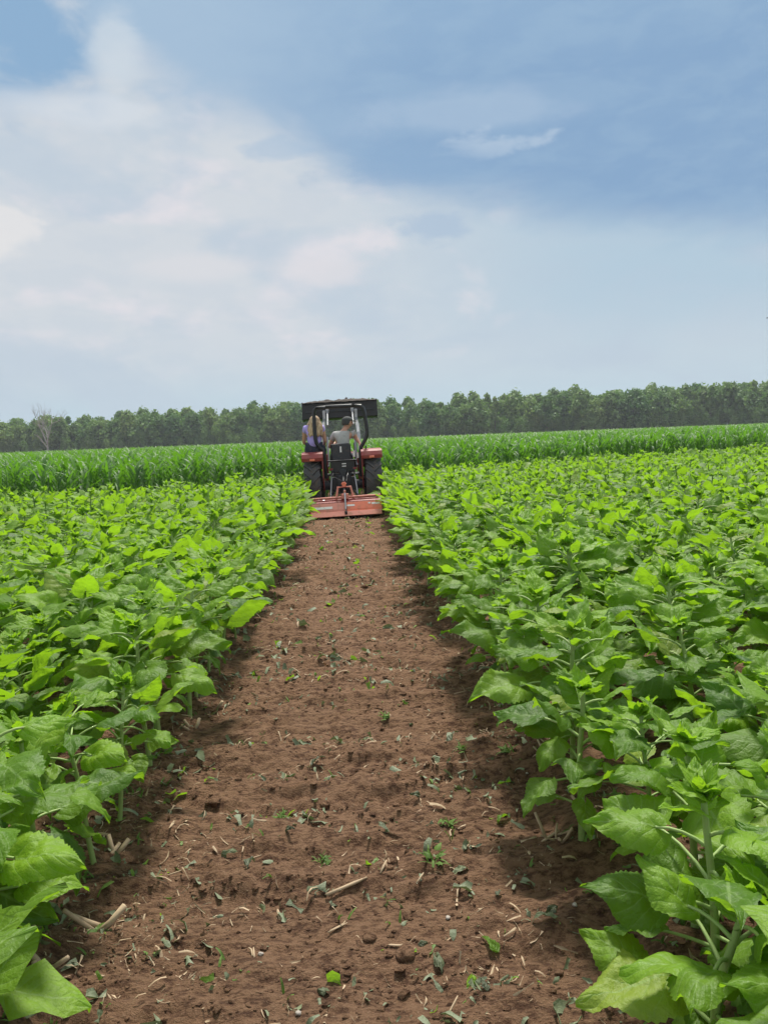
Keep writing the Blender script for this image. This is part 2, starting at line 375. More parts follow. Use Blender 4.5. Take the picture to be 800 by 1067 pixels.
def sunflower_geo(r, H, lod, nleaf=None, bare=0.12, scale=1.0):
    stem, lv, tip = Acc(), Acc(), Acc()
    lean = r.uniform(-0.06, 0.06, 2)
    n = nleaf or int(r.integers(20, 26))
    k = 6 if lod < 2 else 4
    t = np.linspace(0, 1, 6 if lod < 2 else 3)
    def sp(q): return np.array([lean[0]*q**2, lean[1]*q**2, H*q])
    P = np.array([sp(q) for q in t]) + np.array([0.004*np.sin(t*9), 0.004*np.cos(t*7), 0*t]).T
    P[0, 2] -= 0.05
    stem.add(*tube_np(P, np.linspace(0.012, 0.007, len(t))*scale, k, False))
    a0 = r.uniform(0, 6.28)
    nu, nv = {0: (33, 9), 1: (11, 7), 2: (5, 3)}[lod]
    for i in range(n):
        q = (i+0.5)/n
        hq = bare + (1.0-bare)*q**0.9
        A = a0 + i*2.399 + r.uniform(-0.3, 0.3)
        size = (0.66 + 1.0*np.sin(np.pi*min(1, q*0.78+0.20))**1.1)
        L = 0.124*size*(0.72 if q < 0.3 else 1.0)*r.uniform(0.85, 1.15)*scale; Wd = L*r.uniform(0.72, 0.94)
        if q > 0.78: L *= 0.95; Wd *= 0.74
        pl = (0.06 + 0.105*np.sin(np.pi*q**0.8))*r.uniform(0.6, 1.4)*scale
        if q > 0.88: pl = 0.02
        up = 0.25 + 0.70*q + r.uniform(-0.15, 0.2)
        droop = 0.75 - 0.35*q + r.uniform(-0.5, 0.5)
        tilt = -0.55 + 1.35*q + r.uniform(-0.45, 0.55)
        if q > 0.8: tilt = r.uniform(0.2, 1.0); droop = r.uniform(0.4, 1.2)
        b = sp(hq); d = np.array([-math.sin(A), math.cos(A), 0])
        tt = np.linspace(0, 1, 5 if lod < 2 else 2)[:, None]
        pp = b + d*pl*tt + np.array([0, 0, 1])*pl*(up*tt - 0.5*up*tt**2*1.2)
        stem.add(*tube_np(pp, np.linspace(0.0052, 0.0032, len(tt))*scale, 4 if lod else 6, False))
        Vl, Ql, Ul = leaf_patch(L, Wd, nu, nv, r, droop, 0.045 if lod == 0 else 0.05)
        Vl = Vl @ rotm(A, tilt, r.uniform(-0.55, 0.55)).T + pp[-1]
        lv.add(Vl, Ql, Ul, np.array([r.uniform(0, 1), max(0, q-0.62)*2.4, r.uniform(0, 1)]))
    # the growing tip: a rosette of small upright leaves round the bud
    for i in range(8 if lod < 2 else 4):
        A = a0 + i*2.4; L = r.uniform(0.055, 0.105)*scale
        Vl, Ql, Ul = leaf_patch(L, L*0.66, nu if lod < 1 else 5, 5 if lod < 2 else 3, r, r.uniform(-0.2, 0.9), 0.03, 0.4)
        Vl = Vl @ rotm(A, r.uniform(0.15, 1.05), r.uniform(-0.3, 0.3)).T + sp(1.0)
        tip.add(Vl, Ql, Ul, np.array([r.uniform(0.5, 1), 1.0, 0.5]))
    return stem, lv, tip

protos = {}
for lod, cnt in ((0, 16), (1, 14)):
    protos[lod] = []
    for i in range(cnt):
        s_, l_, t_ = sunflower_geo(rng, rng.uniform(0.56, 0.70), lod, None, 0.18 if i % 2 else 0.36)
        protos[lod].append((s_.mesh("stem", M['stem']), l_.mesh("leaves", M['sunleaf']), t_.mesh("growing_tip", M['sunleaf'])))

def corn_edge(x): return 18.9 + 0.52*x
cy0, sy0 = math.cos(yaw), math.sin(yaw)
def inview(x, y, margin=0.5, hh=0.7):
    """distance in front of the photo's field of view, for choosing what is near enough to be its own plant"""
    k = x*sy0 + y*cy0; l = x*cy0 - y*sy0
    return k > 0.6 and abs(l) < 0.52*k + margin
plants = []
row_dx = 0.66
for side in (-1, 1):
    nrow = 60
    for rI in range(nrow):
        xr = (-0.98 if side < 0 else 0.90) + side*rI*row_dx
        y = -3.0 + rnd.uniform(0, 0.3)
        while True:
            y += rnd.uniform(0.16, 0.27) if rI else rnd.uniform(0.17, 0.30)
            if y > corn_edge(xr) - 0.7: break
            x = xr + rnd.gauss(0, 0.045)
            if rnd.random() < 0.03: continue
            plants.append([x, y, rI, side])
# skip what the photo cannot show (behind and far beside the camera)
plants = [p for p in plants if inview(p[0], p[1], 2.2) and math.hypot(p[0], p[1]) > 1.15]
named = {   # plants that can be singled out in the photo
 (-0.97, 3.70): ("sunflower with a long bare lower stem rising at the left edge of the dirt strip", 'tall'),
 (-1.06, 2.42): ("sunflower with a big drooping toothed leaf at the nearest corner of the left block", 'hero'),
 (-0.95, 5.49): ("sunflower with a pale slanting forked stem leaning out over the left soil edge", 'lean'),
 (0.80, 2.66): ("sunflower with a pale bowed stem beside the stubble clump at the right soil edge", 'hero'),
 (0.90, 3.87): ("sunflower with pale upright stems showing below its leaves at the right soil edge", 'tall'),
 (0.86, 1.74): ("closest sunflower with a very large backlit leaf, filling the bottom right", 'hero'),
 (1.08, 1.50): ("sunflower with large dark lower leaves in the extreme bottom right corner of the photo", 'hero'),
 (0.97, 1.42): ("sunflower cut by the bottom frame edge, lowest plant at the bottom right", 'low'),
 (0.78, 1.60): ("low bushy sunflower spreading onto the dirt at the bottom right corner", 'low'),
 (0.98, 2.12): ("bushy sunflower filling the gap between the closest right plant and the stubble clump", 'hero'),
 (1.22, 1.95): ("sunflower with crinkled pale glossy top leaves behind the closest one on the right", 'hero'),
 (-1.20, 1.95): ("sunflower with two pale pointed leaves low at the very bottom left of the photo", 'hero')}
plants = [p for p in plants if all(math.hypot(p[0]-a, p[1]-b) > 0.15 for a, b in named)]
for (a, b), _ in named.items(): plants.append([a, b, 0, -1 if a < 0 else 1])
plants.sort(key=lambda p: (0 if (p[0], p[1]) in named else 1, math.hypot(p[0], p[1]) + (0 if inview(p[0], p[1], 0.15) else 100)))
GRP = 'young sunflower plants in the field'
def put_plant(meshes, x, y, rz, s, label, tilt=(0, 0)):
    e = empty("sunflower_plant", (x, y, hz(x, y)), rz); e.scale = (s, s, s)
    e.rotation_euler[0] = tilt[0]; e.rotation_euler[1] = tilt[1]
    tag(e, label, 'sunflower', GRP)
    for nm, mm in zip(("stem", "leaves", "growing_tip"), meshes): link(nm, mm, e)
    return e
cnt_e = {-1: 0, 1: 0}
ORD = ['first','second','third','fourth','fifth','sixth','seventh','eighth','ninth','tenth','eleventh','twelfth','thirteenth','fourteenth','fifteenth','sixteenth','seventeenth','eighteenth','nineteenth','twentieth']
def hero(kind, r):
    if kind == 'tall': g = sunflower_geo(r, 0.74, 0, 13, 0.42)
    elif kind == 'lean': g = sunflower_geo(r, 0.62, 0, 12, 0.35)
    elif kind == 'low': g = sunflower_geo(r, 0.46, 0, 15, 0.06, 1.1)
    else: g = sunflower_geo(r, 0.60, 0, 15, 0.18, 1.06)
    return [a.mesh(n, m_) for a, n, m_ in zip(g, ("stem", "leaves", "growing_tip"), (M['stem'], M['sunleaf'], M['sunleaf']))]
NIND = 300
far = Acc()
for i, (x, y, rI, side) in enumerate(plants):
    if i < NIND and (x, y) in named:
        lab, kind = named[(x, y)]
        put_plant(hero(kind, np.random.default_rng(i+40)), x, y, rnd.uniform(0, 6.28), 1.0, lab, (0, 0.22) if kind == 'lean' else (0, 0))
        continue
    s = rnd.uniform(0.78, 1.20)
    if i < NIND:
        d = math.hypot(x, y)
        ms = protos[0 if d < 5.5 else 1]; ms = rnd.choice(ms[0::2] if rI == 0 else ms)
        row = min(rI, 99)
        if rI == 0:
            cnt_e[side] += 1; k_ = cnt_e[side]; sd_ = 'left' if side < 0 else 'right'
            lab = ("green sunflower on the %s dirt edge, %s plant back from the camera" % (sd_, ORD[k_-1])) if k_ <= len(ORD) else ("small distant green sunflower on the %s dirt edge near the tractor" % sd_)
        else:
            sd_ = 'left' if side < 0 else 'right'; dep = 'nearest the camera' if d < 4.0 else ('a few metres back' if d < 7.0 else 'further back')
            inn = ['first', 'second', 'third', 'fourth', 'fifth', 'sixth', 'seventh', 'eighth', 'ninth', 'tenth', 'eleventh', 'twelfth'][min(rI, 12)-1]
            lab = "green sunflower in the %s block, %s row in from the edge, %s" % (sd_, inn, dep)
        put_plant(ms, x, y, rnd.uniform(0, 6.28), s, lab, (rnd.uniform(-0.1, 0.1), rnd.uniform(-0.1, 0.1)))
    else:
        d = math.hypot(x, y)
        g = sunflower_geo(rng, rng.uniform(0.58, 0.76), 2 if d > 11 else 2)
        A = rnd.uniform(0, 6.28); c_, s_ = math.cos(A), math.sin(A); Rm = np.array([[c_, -s_, 0], [s_, c_, 0], [0, 0, 1]])*s
        off = np.array([x, y, hz(x, y)])
        for acc in g:
            for V, Q, U, At in zip(acc.V, acc.Q, acc.U, acc.A):
                At = At.copy() if At.ndim == 2 else At
                far.V.append(V @ Rm.T + off); far.U.append(U); far.A.append(At)
            for Q in acc.Q: far.Q.append(Q + far.n)
            far.n += acc.n
print("sunflowers", len(plants))
tag(link("sunflower_field", far.mesh("sunflower_field", M['sunleaf'])), "dense green sunflower crop stretching back to the corn", "sunflower field", None, 'stuff')

# ---------------------------------------------------------------- corn
def blade(L, W, n, r, up, droop):
    u = np.linspace(0, 1, n)
    th = up - droop*u**1.4; ds = L/(n-1)
    y = np.concatenate([[0], np.cumsum(np.cos(th[:-1])*ds)]); z = np.concatenate([[0], np.cumsum(np.sin(th[:-1])*ds)])
    wv = W*(0.55+0.45*np.sin(np.pi*np.minimum(u*1.1+0.1, 1)))*(1-u**2.5)*0.5 + 0.002
    tw_ = r.uniform(-0.5, 0.5)*u
    V = []
    for s in (-1, 0, 1):
        V.append(np.stack([s*wv*np.cos(tw_) + 0.03*np.sin(u*5)*W*5*r.uniform(-1, 1)*0, y, z + (abs(s)*0.35)*wv + s*wv*np.sin(tw_)], -1))
    V = np.stack(V, 1).reshape(-1, 3)
    return V, gridq(n, 3), np.stack([np.repeat(u, 3), np.tile([-1, 0, 1], n)], -1)
def corn_geo(r, H=1.05, n=7, seg=7, nl=9):
    st, lv = Acc(), Acc()
    st.add(*tube_np([[0, 0, -0.05], [0, 0, H*0.5], [0.01, 0, H*0.97]], [0.014, 0.011, 0.005], 4, False))
    A0 = r.uniform(0, 6.28)
    for i in range(nl):
        q = (i+0.5)/nl; h = H*(0.12 + 0.84*q)
        A = A0 + (i % 2)*np.pi + r.uniform(-0.35, 0.35)
        L = (0.42 + 0.30*math.sin(np.pi*min(1, 0.15+q*0.85)))*r.uniform(0.85, 1.15)
        V, Q, U = blade(L, r.uniform(0.055, 0.08), seg, r, r.uniform(1.05, 1.3), r.uniform(1.3, 2.3) - 0.5*q)
        lv.add(V @ rotm(A, 0).T + np.array([0, 0, h]), Q, U, np.array([r.uniform(0, 1), max(0, q-0.55)*2, 0]))
    return st, lv
def corn_mesh(r, **k):
    a, b = corn_geo(r, **k); return a.mesh("stalk", M['cornstem']), b.mesh("leaves", M['cornleaf'])
cp = [corn_mesh(rng, H=rng.uniform(0.96, 1.10)) for _ in range(12)]
cpts = []
dirc = np.array([1, 0.52]); dirc = dirc/np.linalg.norm(dirc); nrm = np.array([-dirc[1], dirc[0]])
for rI in range(26):
    s_ = -26.0
    while s_ < 46:
        s_ += rnd.uniform(0.13, 0.20)
        p = np.array([0, 18.9]) + dirc*s_ + nrm*(0.2 + rI*0.70) + np.array([rnd.gauss(0, 0.03), rnd.gauss(0, 0.03)])
        if inview(p[0], p[1], 3.0): cpts.append((p[0], p[1], rI))
cpts.sort(key=lambda p: (0 if inview(p[0], p[1], 0) else 1, p[2], p[0]))
corn_near, corn_far = cpts[:300], cpts[300:]
for (x, y, rI) in corn_near:
    e = empty("corn_plant", (x, y, hz(x, y)), rnd.uniform(0, 6.28)); s = rnd.uniform(0.86, 1.12); e.scale = (s, s, s)
    side = "left of the tractor" if x < -1.2 else ("right of the tractor" if x > 0.9 else "straight ahead of the tractor")
    tag(e, "green corn plant in the corn's near edge, " + side, "corn plant", "corn plants along the near edge")
    a, b = rnd.choice(cp); link("stalk", a, e); link("leaves", b, e)
cf = Acc()
lib = []
for _ in range(24):
    a, b = corn_geo(rng, H=rng.uniform(0.98, 1.12), seg=5, nl=8)
    V = np.concatenate(a.V + b.V); Q = np.concatenate([q for q in a.Q] + [q + 0 for q in b.Q]) if False else None
    acc = Acc()
    for src in (a, b):
        for V, Q, U, At in zip(src.V, src.Q, src.U, src.A): pass
    # flatten with correct offsets
    Vs, Qs, As, n0 = [], [], [], 0
    for src in (a, b):
        Vs.append(np.concatenate(src.V)); Qs.append(np.concatenate(src.Q) + n0); As.append(np.concatenate(src.A)); n0 += src.n
    lib.append((np.concatenate(Vs), np.concatenate(Qs), np.concatenate(As)))
lib2 = []                                  # tops only, for the distant rows
for _ in range(24):
    a, b = corn_geo(rng, H=rng.uniform(1.0, 1.14), seg=4, nl=8)
    Vs = np.concatenate(b.V[3:]); nb = len(b.V[0]); Qs = np.concatenate([b.Q[i] - b.Q[3].min() for i in range(3, 8)]); As = np.concatenate(b.A[3:])
    lib2.append((Vs, Qs, As))
def scatter(pts, lib, acc, smin=0.86, smax=1.14, wide=1.0):
    for p in pts:
        V, Q, A = lib[rnd.randrange(len(lib))]
        a = rnd.uniform(0, 6.28); s = rnd.uniform(smin, smax); c_, s_ = math.cos(a)*s, math.sin(a)*s
        W = np.empty_like(V); W[:, 0] = (V[:, 0]*c_ - V[:, 1]*s_)*wide + p[0]; W[:, 1] = (V[:, 0]*s_ + V[:, 1]*c_)*wide + p[1]; W[:, 2] = V[:, 2]*s + p[2]
        acc.add(W, Q, None, A)
scatter([(x, y, hz(x, y)) for x, y, _ in corn_far], lib, cf)
pf = []
d_ = 18.0
while d_ < 190:
    step = max(0.75, d_*0.014)
    s_ = -140
    while s_ < 190:
        sp_ = max(0.5, d_*0.009)
        s_ += rnd.uniform(0.7, 1.3)*sp_
        p = np.array([0, 18.9]) + dirc*s_ + nrm*(d_ + rnd.uniform(-0.3, 0.3)*step)
        if inview(p[0], p[1], 6) and p[1] < 175 + 0.03*p[0]: pf.append((p[0], p[1], 0.0))
    d_ += step
print("corn", len(corn_far), len(pf))
scatter(pf, lib2, cf, 0.95, 1.15, 1.5)
tag(link("corn_field", cf.mesh("corn_field", M['cornleaf'])), "green corn crop filling the field up to the woods", "corn field", None, 'stuff')

# ---------------------------------------------------------------- woods
def crown_mesh(r, H, Wd, nl, ncl):
    cl = []
    for i in range(ncl):
        a = r.uniform(0, 6.28); q = r.uniform(0, 1)**0.8; rad = Wd/2*math.sqrt(max(0.05, 1-abs(2*q-0.85)**2.2))*r.uniform(0.25, 0.95)
        cl.append((rad*math.cos(a), rad*math.sin(a), H*(0.22+0.70*q), r.uniform(0.07, 0.17)*Wd*1.15))
    cl.append((0, 0, H*0.93, Wd*0.13))
    V, Q, A = [], [], []
    per = nl//len(cl)
    for (cx, cy, cz, cr) in cl:
        t0 = r.uniform(0, 1)
        d = r.normal(size=(per, 3)); d /= np.linalg.norm(d, axis=1)[:, None]
        p = np.array([cx, cy, cz]) + d*cr*r.uniform(0.5, 1.4, (per, 1))**1.1*np.array([1, 1, r.uniform(0.7, 1.3)])
        nrm_ = d + r.normal(size=(per, 3))*0.55; nrm_ /= np.linalg.norm(nrm_, axis=1)[:, None]
        t = np.cross(nrm_, r.normal(size=(per, 3))); t /= np.linalg.norm(t, axis=1)[:, None]; b = np.cross(nrm_, t)
        sz = r.uniform(0.12, 0.36, (per, 1))*H/11
        for k, (sa, sb) in enumerate(((-1, -0.7), (1, -0.9), (0.8, 1), (-1.1, 0.8))): V.append((p + t*sz*sa + b*sz*sb)[:, None])
        A.append(np.repeat(np.clip(t0*0.7 + r.uniform(0, 0.5, per), 0, 1), 4))
    VV = []
    for i in range(0, len(V), 4): VV.append(np.concatenate(V[i:i+4], 1).reshape(-1, 3))
    V = np.concatenate(VV); Q = np.arange(len(V)).reshape(-1, 4); A = np.concatenate(A)
    return mesh_np("crown", V, Q, None, np.stack([A, A, A], -1), M['tree'], False)
def trunk_mesh(r, H, Wd):
    acc = Acc()
    acc.add(*tube_np([[0, 0, -0.3], [0.1, 0, H*0.3], [0.0, 0.1, H*0.6], [0, 0, H*0.86]], [H*0.020, H*0.016, H*0.010, H*0.004], 6, False))
    for i in range(7):
        a = i*2.4; h = H*r.uniform(0.28, 0.7); e = np.array([math.cos(a), math.sin(a), 0.9])*Wd*r.uniform(0.2, 0.38)
        acc.add(*tube_np([[0, 0, h], np.array([0, 0, h])+e*0.5*np.array([1, 1, 0.7]), np.array([0, 0, h])+e], [H*0.008, H*0.005, H*0.002], 4, False))
    return acc.mesh("trunk", M['bark'])
tp = []
for i in range(12):
    H = 10.0; Wd = rng.uniform(5.6, 8.4)
    tp.append((crown_mesh(rng, H, Wd, 3600, int(rng.integers(34, 48))), trunk_mesh(rng, H, Wd)))
for i in range(3):                         # narrow, pointed crowns
    tp.append((crown_mesh(rng, 10.5, 3.6, 1200, 16), trunk_mesh(rng, 10.5, 3.6)))
def tree_line(x): return 205 - 0.16*x
ti = 0
for row, (off, sp_, hs) in enumerate(((0, 4.0, 0.97), (6, 4.2, 1.05), (12, 4.4, 1.09))):
    x = -150.0
    while x < 150:
        x += sp_*rnd.uniform(0.75, 1.3)
        px, py = x, tree_line(x) + off + rnd.uniform(-2.5, 2.5)
        i = rnd.randrange(12) if rnd.random() < 0.94 else 12 + rnd.randrange(3)
        s = 1.02*hs*rnd.uniform(0.90, 1.06)*(1.0 + 0.07*max(0, min(1, (x-20)/70)) - 0.05*(x < -60))
        e = empty("broadleaf_tree", (px, py, 0), rnd.uniform(0, 6.28)); e.scale = (s, s, s*rnd.uniform(0.95, 1.08))
        where = ["front row of the wood", "middle row of the wood", "back row of the wood"][row]
        side = "left of the tractor" if x < -0.065*py*0.9 else ("right of the tractor" if x > 0.04*py else "behind the tractor")
        tag(e, "green leafy tree, %s, %s" % (where, side), "tree", "trees of the wood behind the corn")
        link("crown", tp[i][0], e); link("trunk", tp[i][1], e)
# scrub along the foot of the wood
sc_acc = []
sm = crown_mesh(np.random.default_rng(5), 4.2, 5.5, 900, 14)
Vs = np.empty(len(sm.vertices)*3, np.float32); sm.vertices.foreach_get('co', Vs); Vs = Vs.reshape(-1, 3)
acc = Acc(); Qs = np.arange(len(Vs)).reshape(-1, 4)
x = -150
pass_ = 0
while x < 150 or pass_ < 3:
    if x >= 150: x = -150; pass_ += 1
    x += rnd.uniform(1.4, 2.6); a = rnd.uniform(0, 6.28); c_, s_ = math.cos(a), math.sin(a); s = rnd.uniform(0.7, 1.15)
    W = np.stack([(Vs[:, 0]*c_-Vs[:, 1]*s_)*s + x, (Vs[:, 0]*s_+Vs[:, 1]*c_)*s + tree_line(x) - 3 + (0, 8, 15, 20)[pass_] + rnd.uniform(-1.5, 3), Vs[:, 2]*s*(1.5+0.3*pass_) - 1.8], -1)
    acc.add(W, Qs, None, np.array([rnd.uniform(0, 0.8)]*3))
tag(link("undergrowth", acc.mesh("undergrowth", M['tree'], False)), "low dark green scrub along the foot of the wood", "undergrowth", None, 'stuff')
bpy.data.meshes.remove(sm)
# the bare dead tree on the left
def dead_tree():
    r = np.random.default_rng(12); acc = Acc()
    def br(p, d, L, rad, depth):
        n = 5; P = [p]; dd = d.copy()
        for _ in range(n-1):
            dd = dd + r.normal(size=3)*0.13 + np.array([0, 0, 0.05]); dd /= np.linalg.norm(dd); P.append(P[-1] + dd*L/(n-1))
        acc.add(*tube_np(np.array(P), np.linspace(rad, rad*0.45, n), 5 if depth < 2 else 4, False))
        if depth < 4:
            for k in range(4 if depth else 3):
                i = int(r.integers(2, n)); q = P[i]
                nd = dd + r.normal(size=3)*0.62; nd[2] = abs(nd[2])*0.9+0.25; nd /= np.linalg.norm(nd)
                br(q, nd, L*r.uniform(0.5, 0.75), rad*0.5, depth+1)
    e = empty("dead_tree", (-73.5, 194, 0)); tag(e, "bare pale dead tree with a forked trunk standing before the green wood", "dead tree")
    br(np.array([0, 0, -0.3]), np.array([-0.05, 0, 1.0]), 5.0, 0.24, 2)
    br(np.array([0, 0, 3.6]), np.array([-0.42, 0, 1.0]), 5.0, 0.17, 1)
    br(np.array([0, 0, 3.2]), np.array([0.45, 0, 1.0]), 5.2, 0.17, 1)
    link("trunk", acc.mesh("trunk", M['deadbark']), e)
dead_tree()

# ---------------------------------------------------------------- hard-surface helpers
import bmesh
class MB:
    """collects boxes, prisms, tubes and lathes into ONE mesh"""
    def __init__(s): s.bm = bmesh.new()
    def box(s, c, d, rot=(0, 0, 0)):
        m = Matrix.Translation(c) @ Matrix.Rotation(rot[2], 4, 'Z') @ Matrix.Rotation(rot[1], 4, 'Y') @ Matrix.Rotation(rot[0], 4, 'X') @ Matrix.Diagonal((d[0], d[1], d[2], 1))
        bmesh.ops.create_cube(s.bm, size=1, matrix=m); return s
    def cyl(s, a, b, r, r2=None, k=16):
        a, b = Vector(a), Vector(b); d = b-a
        m = Matrix.Translation((a+b)/2) @ d.to_track_quat('Z', 'Y').to_matrix().to_4x4()
        bmesh.ops.create_cone(s.bm, cap_ends=True, segments=k, radius1=r, radius2=r if r2 is None else r2, depth=d.length, matrix=m); return s
    def ball(s, c, r, sc_=(1, 1, 1), k=12):
        bmesh.ops.create_uvsphere(s.bm, u_segments=k, v_segments=max(6, k*2//3), radius=r, matrix=Matrix.Translation(c) @ Matrix.Diagonal((*sc_, 1))); return s
    def tube(s, pts, r, k=8, smooth=3):
        P = [Vector(p) for p in pts]
        for _ in range(smooth):                  # corner cutting
            Q = [P[0]]
            for a, b in zip(P, P[1:]): Q += [a*0.8+b*0.2, a*0.2+b*0.8] if len(P) > 2 else [a, b]
            Q.append(P[-1]); P = Q
            if smooth == 0: break
        V, Qd = tube_np([tuple(p) for p in P], r, k, False)
        vs = [s.bm.verts.new(v) for v in V]
        for q in Qd: s.bm.faces.new([vs[i] for i in q])
        s.bm.faces.new(vs[:k][::-1] if True else vs[:k]); s.bm.faces.new(vs[-k:]); return s
    def prism(s, prof, x0, x1):                  # profile in (y, z) swept along x
        a = [s.bm.verts.new((x0, p[0], p[1])) for p in prof]; b = [s.bm.verts.new((x1, p[0], p[1])) for p in prof]
        n = len(prof); s.bm.faces.new(a); s.bm.faces.new(b[::-1])
        for i in range(n): s.bm.faces.new([a[i], b[i], b[(i+1) % n], a[(i+1) % n]][::-1])
        return s
    def lathe(s, prof, c, k=40):                 # (x, r) profile round the x axis
        rings = [[s.bm.verts.new((c[0]+x, c[1]+r*math.cos(2*math.pi*i/k), c[2]+r*math.sin(2*math.pi*i/k))) for i in range(k)] for x, r in prof]
        for a, b in zip(rings, rings[1:]):
            for i in range(k): s.bm.faces.new([a[i], a[(i+1) % k], b[(i+1) % k], b[i]])
        return s
    def build(s, name, mat, parent=None, bevel=0.0, smooth=False):
        bmesh.ops.recalc_face_normals(s.bm, faces=s.bm.faces)
        me = bpy.data.meshes.new(name); s.bm.to_mesh(me); s.bm.free(); me.materials.append(mat)
        o = link(name, me, parent)
        for p in me.polygons: p.use_smooth = smooth
        if smooth: me.set_sharp_from_angle(angle=R(38))
        if bevel:
            b = o.modifiers.new('bevel', 'BEVEL'); b.width = bevel; b.segments = 2; b.limit_method = 'ANGLE'; b.angle_limit = R(40)
        return o

M['red'] = paint("tractor_red", (0.23, 0.028, 0.022), 0.42, dirt=(0.20, 0.12, 0.075, 1), dirt_amt=0.7, scale=5, bump=0.05)
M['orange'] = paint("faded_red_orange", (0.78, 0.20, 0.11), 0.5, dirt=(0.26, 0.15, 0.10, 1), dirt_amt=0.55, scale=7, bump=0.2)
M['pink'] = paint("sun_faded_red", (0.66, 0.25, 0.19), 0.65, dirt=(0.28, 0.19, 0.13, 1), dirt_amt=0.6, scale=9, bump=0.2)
M['black'] = paint("black_paint", (0.012, 0.012, 0.014), 0.38, dirt=(0.07, 0.055, 0.045, 1), dirt_amt=0.3, scale=5)
M['darkmetal'] = paint("greasy_dark_metal", (0.030, 0.034, 0.038), 0.5, 0.3, dirt=(0.10, 0.075, 0.055, 1), dirt_amt=0.5, scale=9)
M['steel'] = paint("grey_steel", (0.42, 0.43, 0.44), 0.35, 0.75, dirt=(0.16, 0.12, 0.09, 1), scale=12)
M['greymetal'] = paint("grey_painted_metal", (0.24, 0.25, 0.26), 0.5, 0.1, dirt=(0.13, 0.10, 0.08, 1), scale=7)
M['rubber'] = paint("tyre_rubber", (0.060, 0.058, 0.058), 0.8, dirt=(0.17, 0.125, 0.09, 1), dirt_amt=0.75, scale=7, bump=0.3)
M['vinyl'] = paint("black_vinyl", (0.016, 0.016, 0.018), 0.5, scale=20)
M['white'] = paint("white_sticker", (0.75, 0.74, 0.70), 0.5, dirt=(0.42, 0.20, 0.14, 1), dirt_amt=0.6, scale=16)
M['mud'] = paint("dried_mud", (0.075, 0.062, 0.052), 0.95, dirt=(0.10, 0.07, 0.05, 1), dirt_amt=0.7, scale=9, bump=0.8, bscale=25)

# ---------------------------------------------------------------- tractor (faces +Y; origin on the ground under the rear axle)
TX, TY, ROLL = -0.06, 16.0, -0.020
tr = empty("tractor", (TX, TY, -0.03)); tr.rotation_euler = (0, ROLL, 0)
tag(tr, "red compact tractor with black roll bar and raised front loader at the corn's edge", "tractor")
# chassis
b = MB(); b.box((0, 0.10, 0.62), (0.34, 0.5, 0.40)); b.cyl((-0.50, 0, 0.60), (0.50, 0, 0.60), 0.10, k=20); b.box((0, 0.9, 0.62), (0.28, 1.3, 0.34)); b.box((0, -0.19, 0.66), (0.26, 0.10, 0.30)); b.box((-0.20, 0.0, 0.60), (0.10, 0.3, 0.26)); b.box((0.20, 0.0, 0.60), (0.10, 0.3, 0.26)); b.cyl((0, -0.24, 0.86), (0, 0.1, 0.86), 0.075)
b.build("chassis", M['darkmetal'], tr, 0.012)
# rear platform and panel under the seat
MB().box((0, 0.42, 0.80), (0.86, 0.80, 0.03)).build("floor_panel", M['darkmetal'], tr, 0.006)
MB().box((0, -0.12, 0.98), (0.50, 0.06, 0.24)).box((0, -0.06, 1.10), (0.62, 0.22, 0.03)).build("rear_panel", M['black'], tr, 0.008)
for x in (-0.24, 0.25):
    MB().box((x, -0.165, 0.93), (0.075, 0.03, 0.05)).build("tail_light", M['red'], tr, 0.006)
MB().box((0.03, -0.16, 1.035), (0.085, 0.012, 0.022)).box((0.03, -0.16, 0.985), (0.085, 0.012, 0.022)).build("decal", M['white'], tr, 0.002)
# hood, dash, front
h = MB(); h.prism([(0.95, 0.80), (0.95, 1.22), (1.10, 1.26), (1.85, 1.16), (2.02, 1.06), (2.05, 0.72), (1.9, 0.66)], -0.24, 0.24); h.build("hood", M['red'], tr, 0.03)
MB().box((0, 2.045, 0.86), (0.36, 0.02, 0.24)).build("grille", M['black'], tr, 0.004)
for x in (-0.15, 0.15): MB().cyl((x, 2.04, 1.01), (x, 2.07, 1.00), 0.05).build("headlight", M['steel'], tr)
MB().box((0, 0.90, 1.16), (0.40, 0.10, 0.26), (0.3, 0, 0)).build("dashboard", M['black'], tr, 0.02)
MB().cyl((0.19, 1.5, 0.9), (0.31, 1.5, 0.9), 0.03).cyl((0.30, 1.5, 0.88), (0.30, 1.5, 1.45), 0.035).build("exhaust", M['darkmetal'], tr)
st = MB(); st.cyl((0, 0.88, 1.2), (0, 0.70, 1.36), 0.016, k=10)
ring = [(0.17*math.cos(a), 0.70+0.17*0.66*-math.sin(a)*-1*0.0 + 0.11*math.sin(a), 1.36+0.125*math.sin(a)) for a in np.linspace(0, 2*math.pi, 25)]
st.tube(ring, 0.012, 6, 0); st.box((0, 0.70, 1.36), (0.32, 0.02, 0.03), (0.8, 0, 0)); st.build("steering_wheel", M['black'], tr, 0, True)
MB().box((0, 2.15, 0.60), (0.56, 0.10, 0.10)).box((0, 1.55, 0.48), (1.10, 0.12, 0.12)).build("front_axle", M['darkmetal'], tr, 0.01)
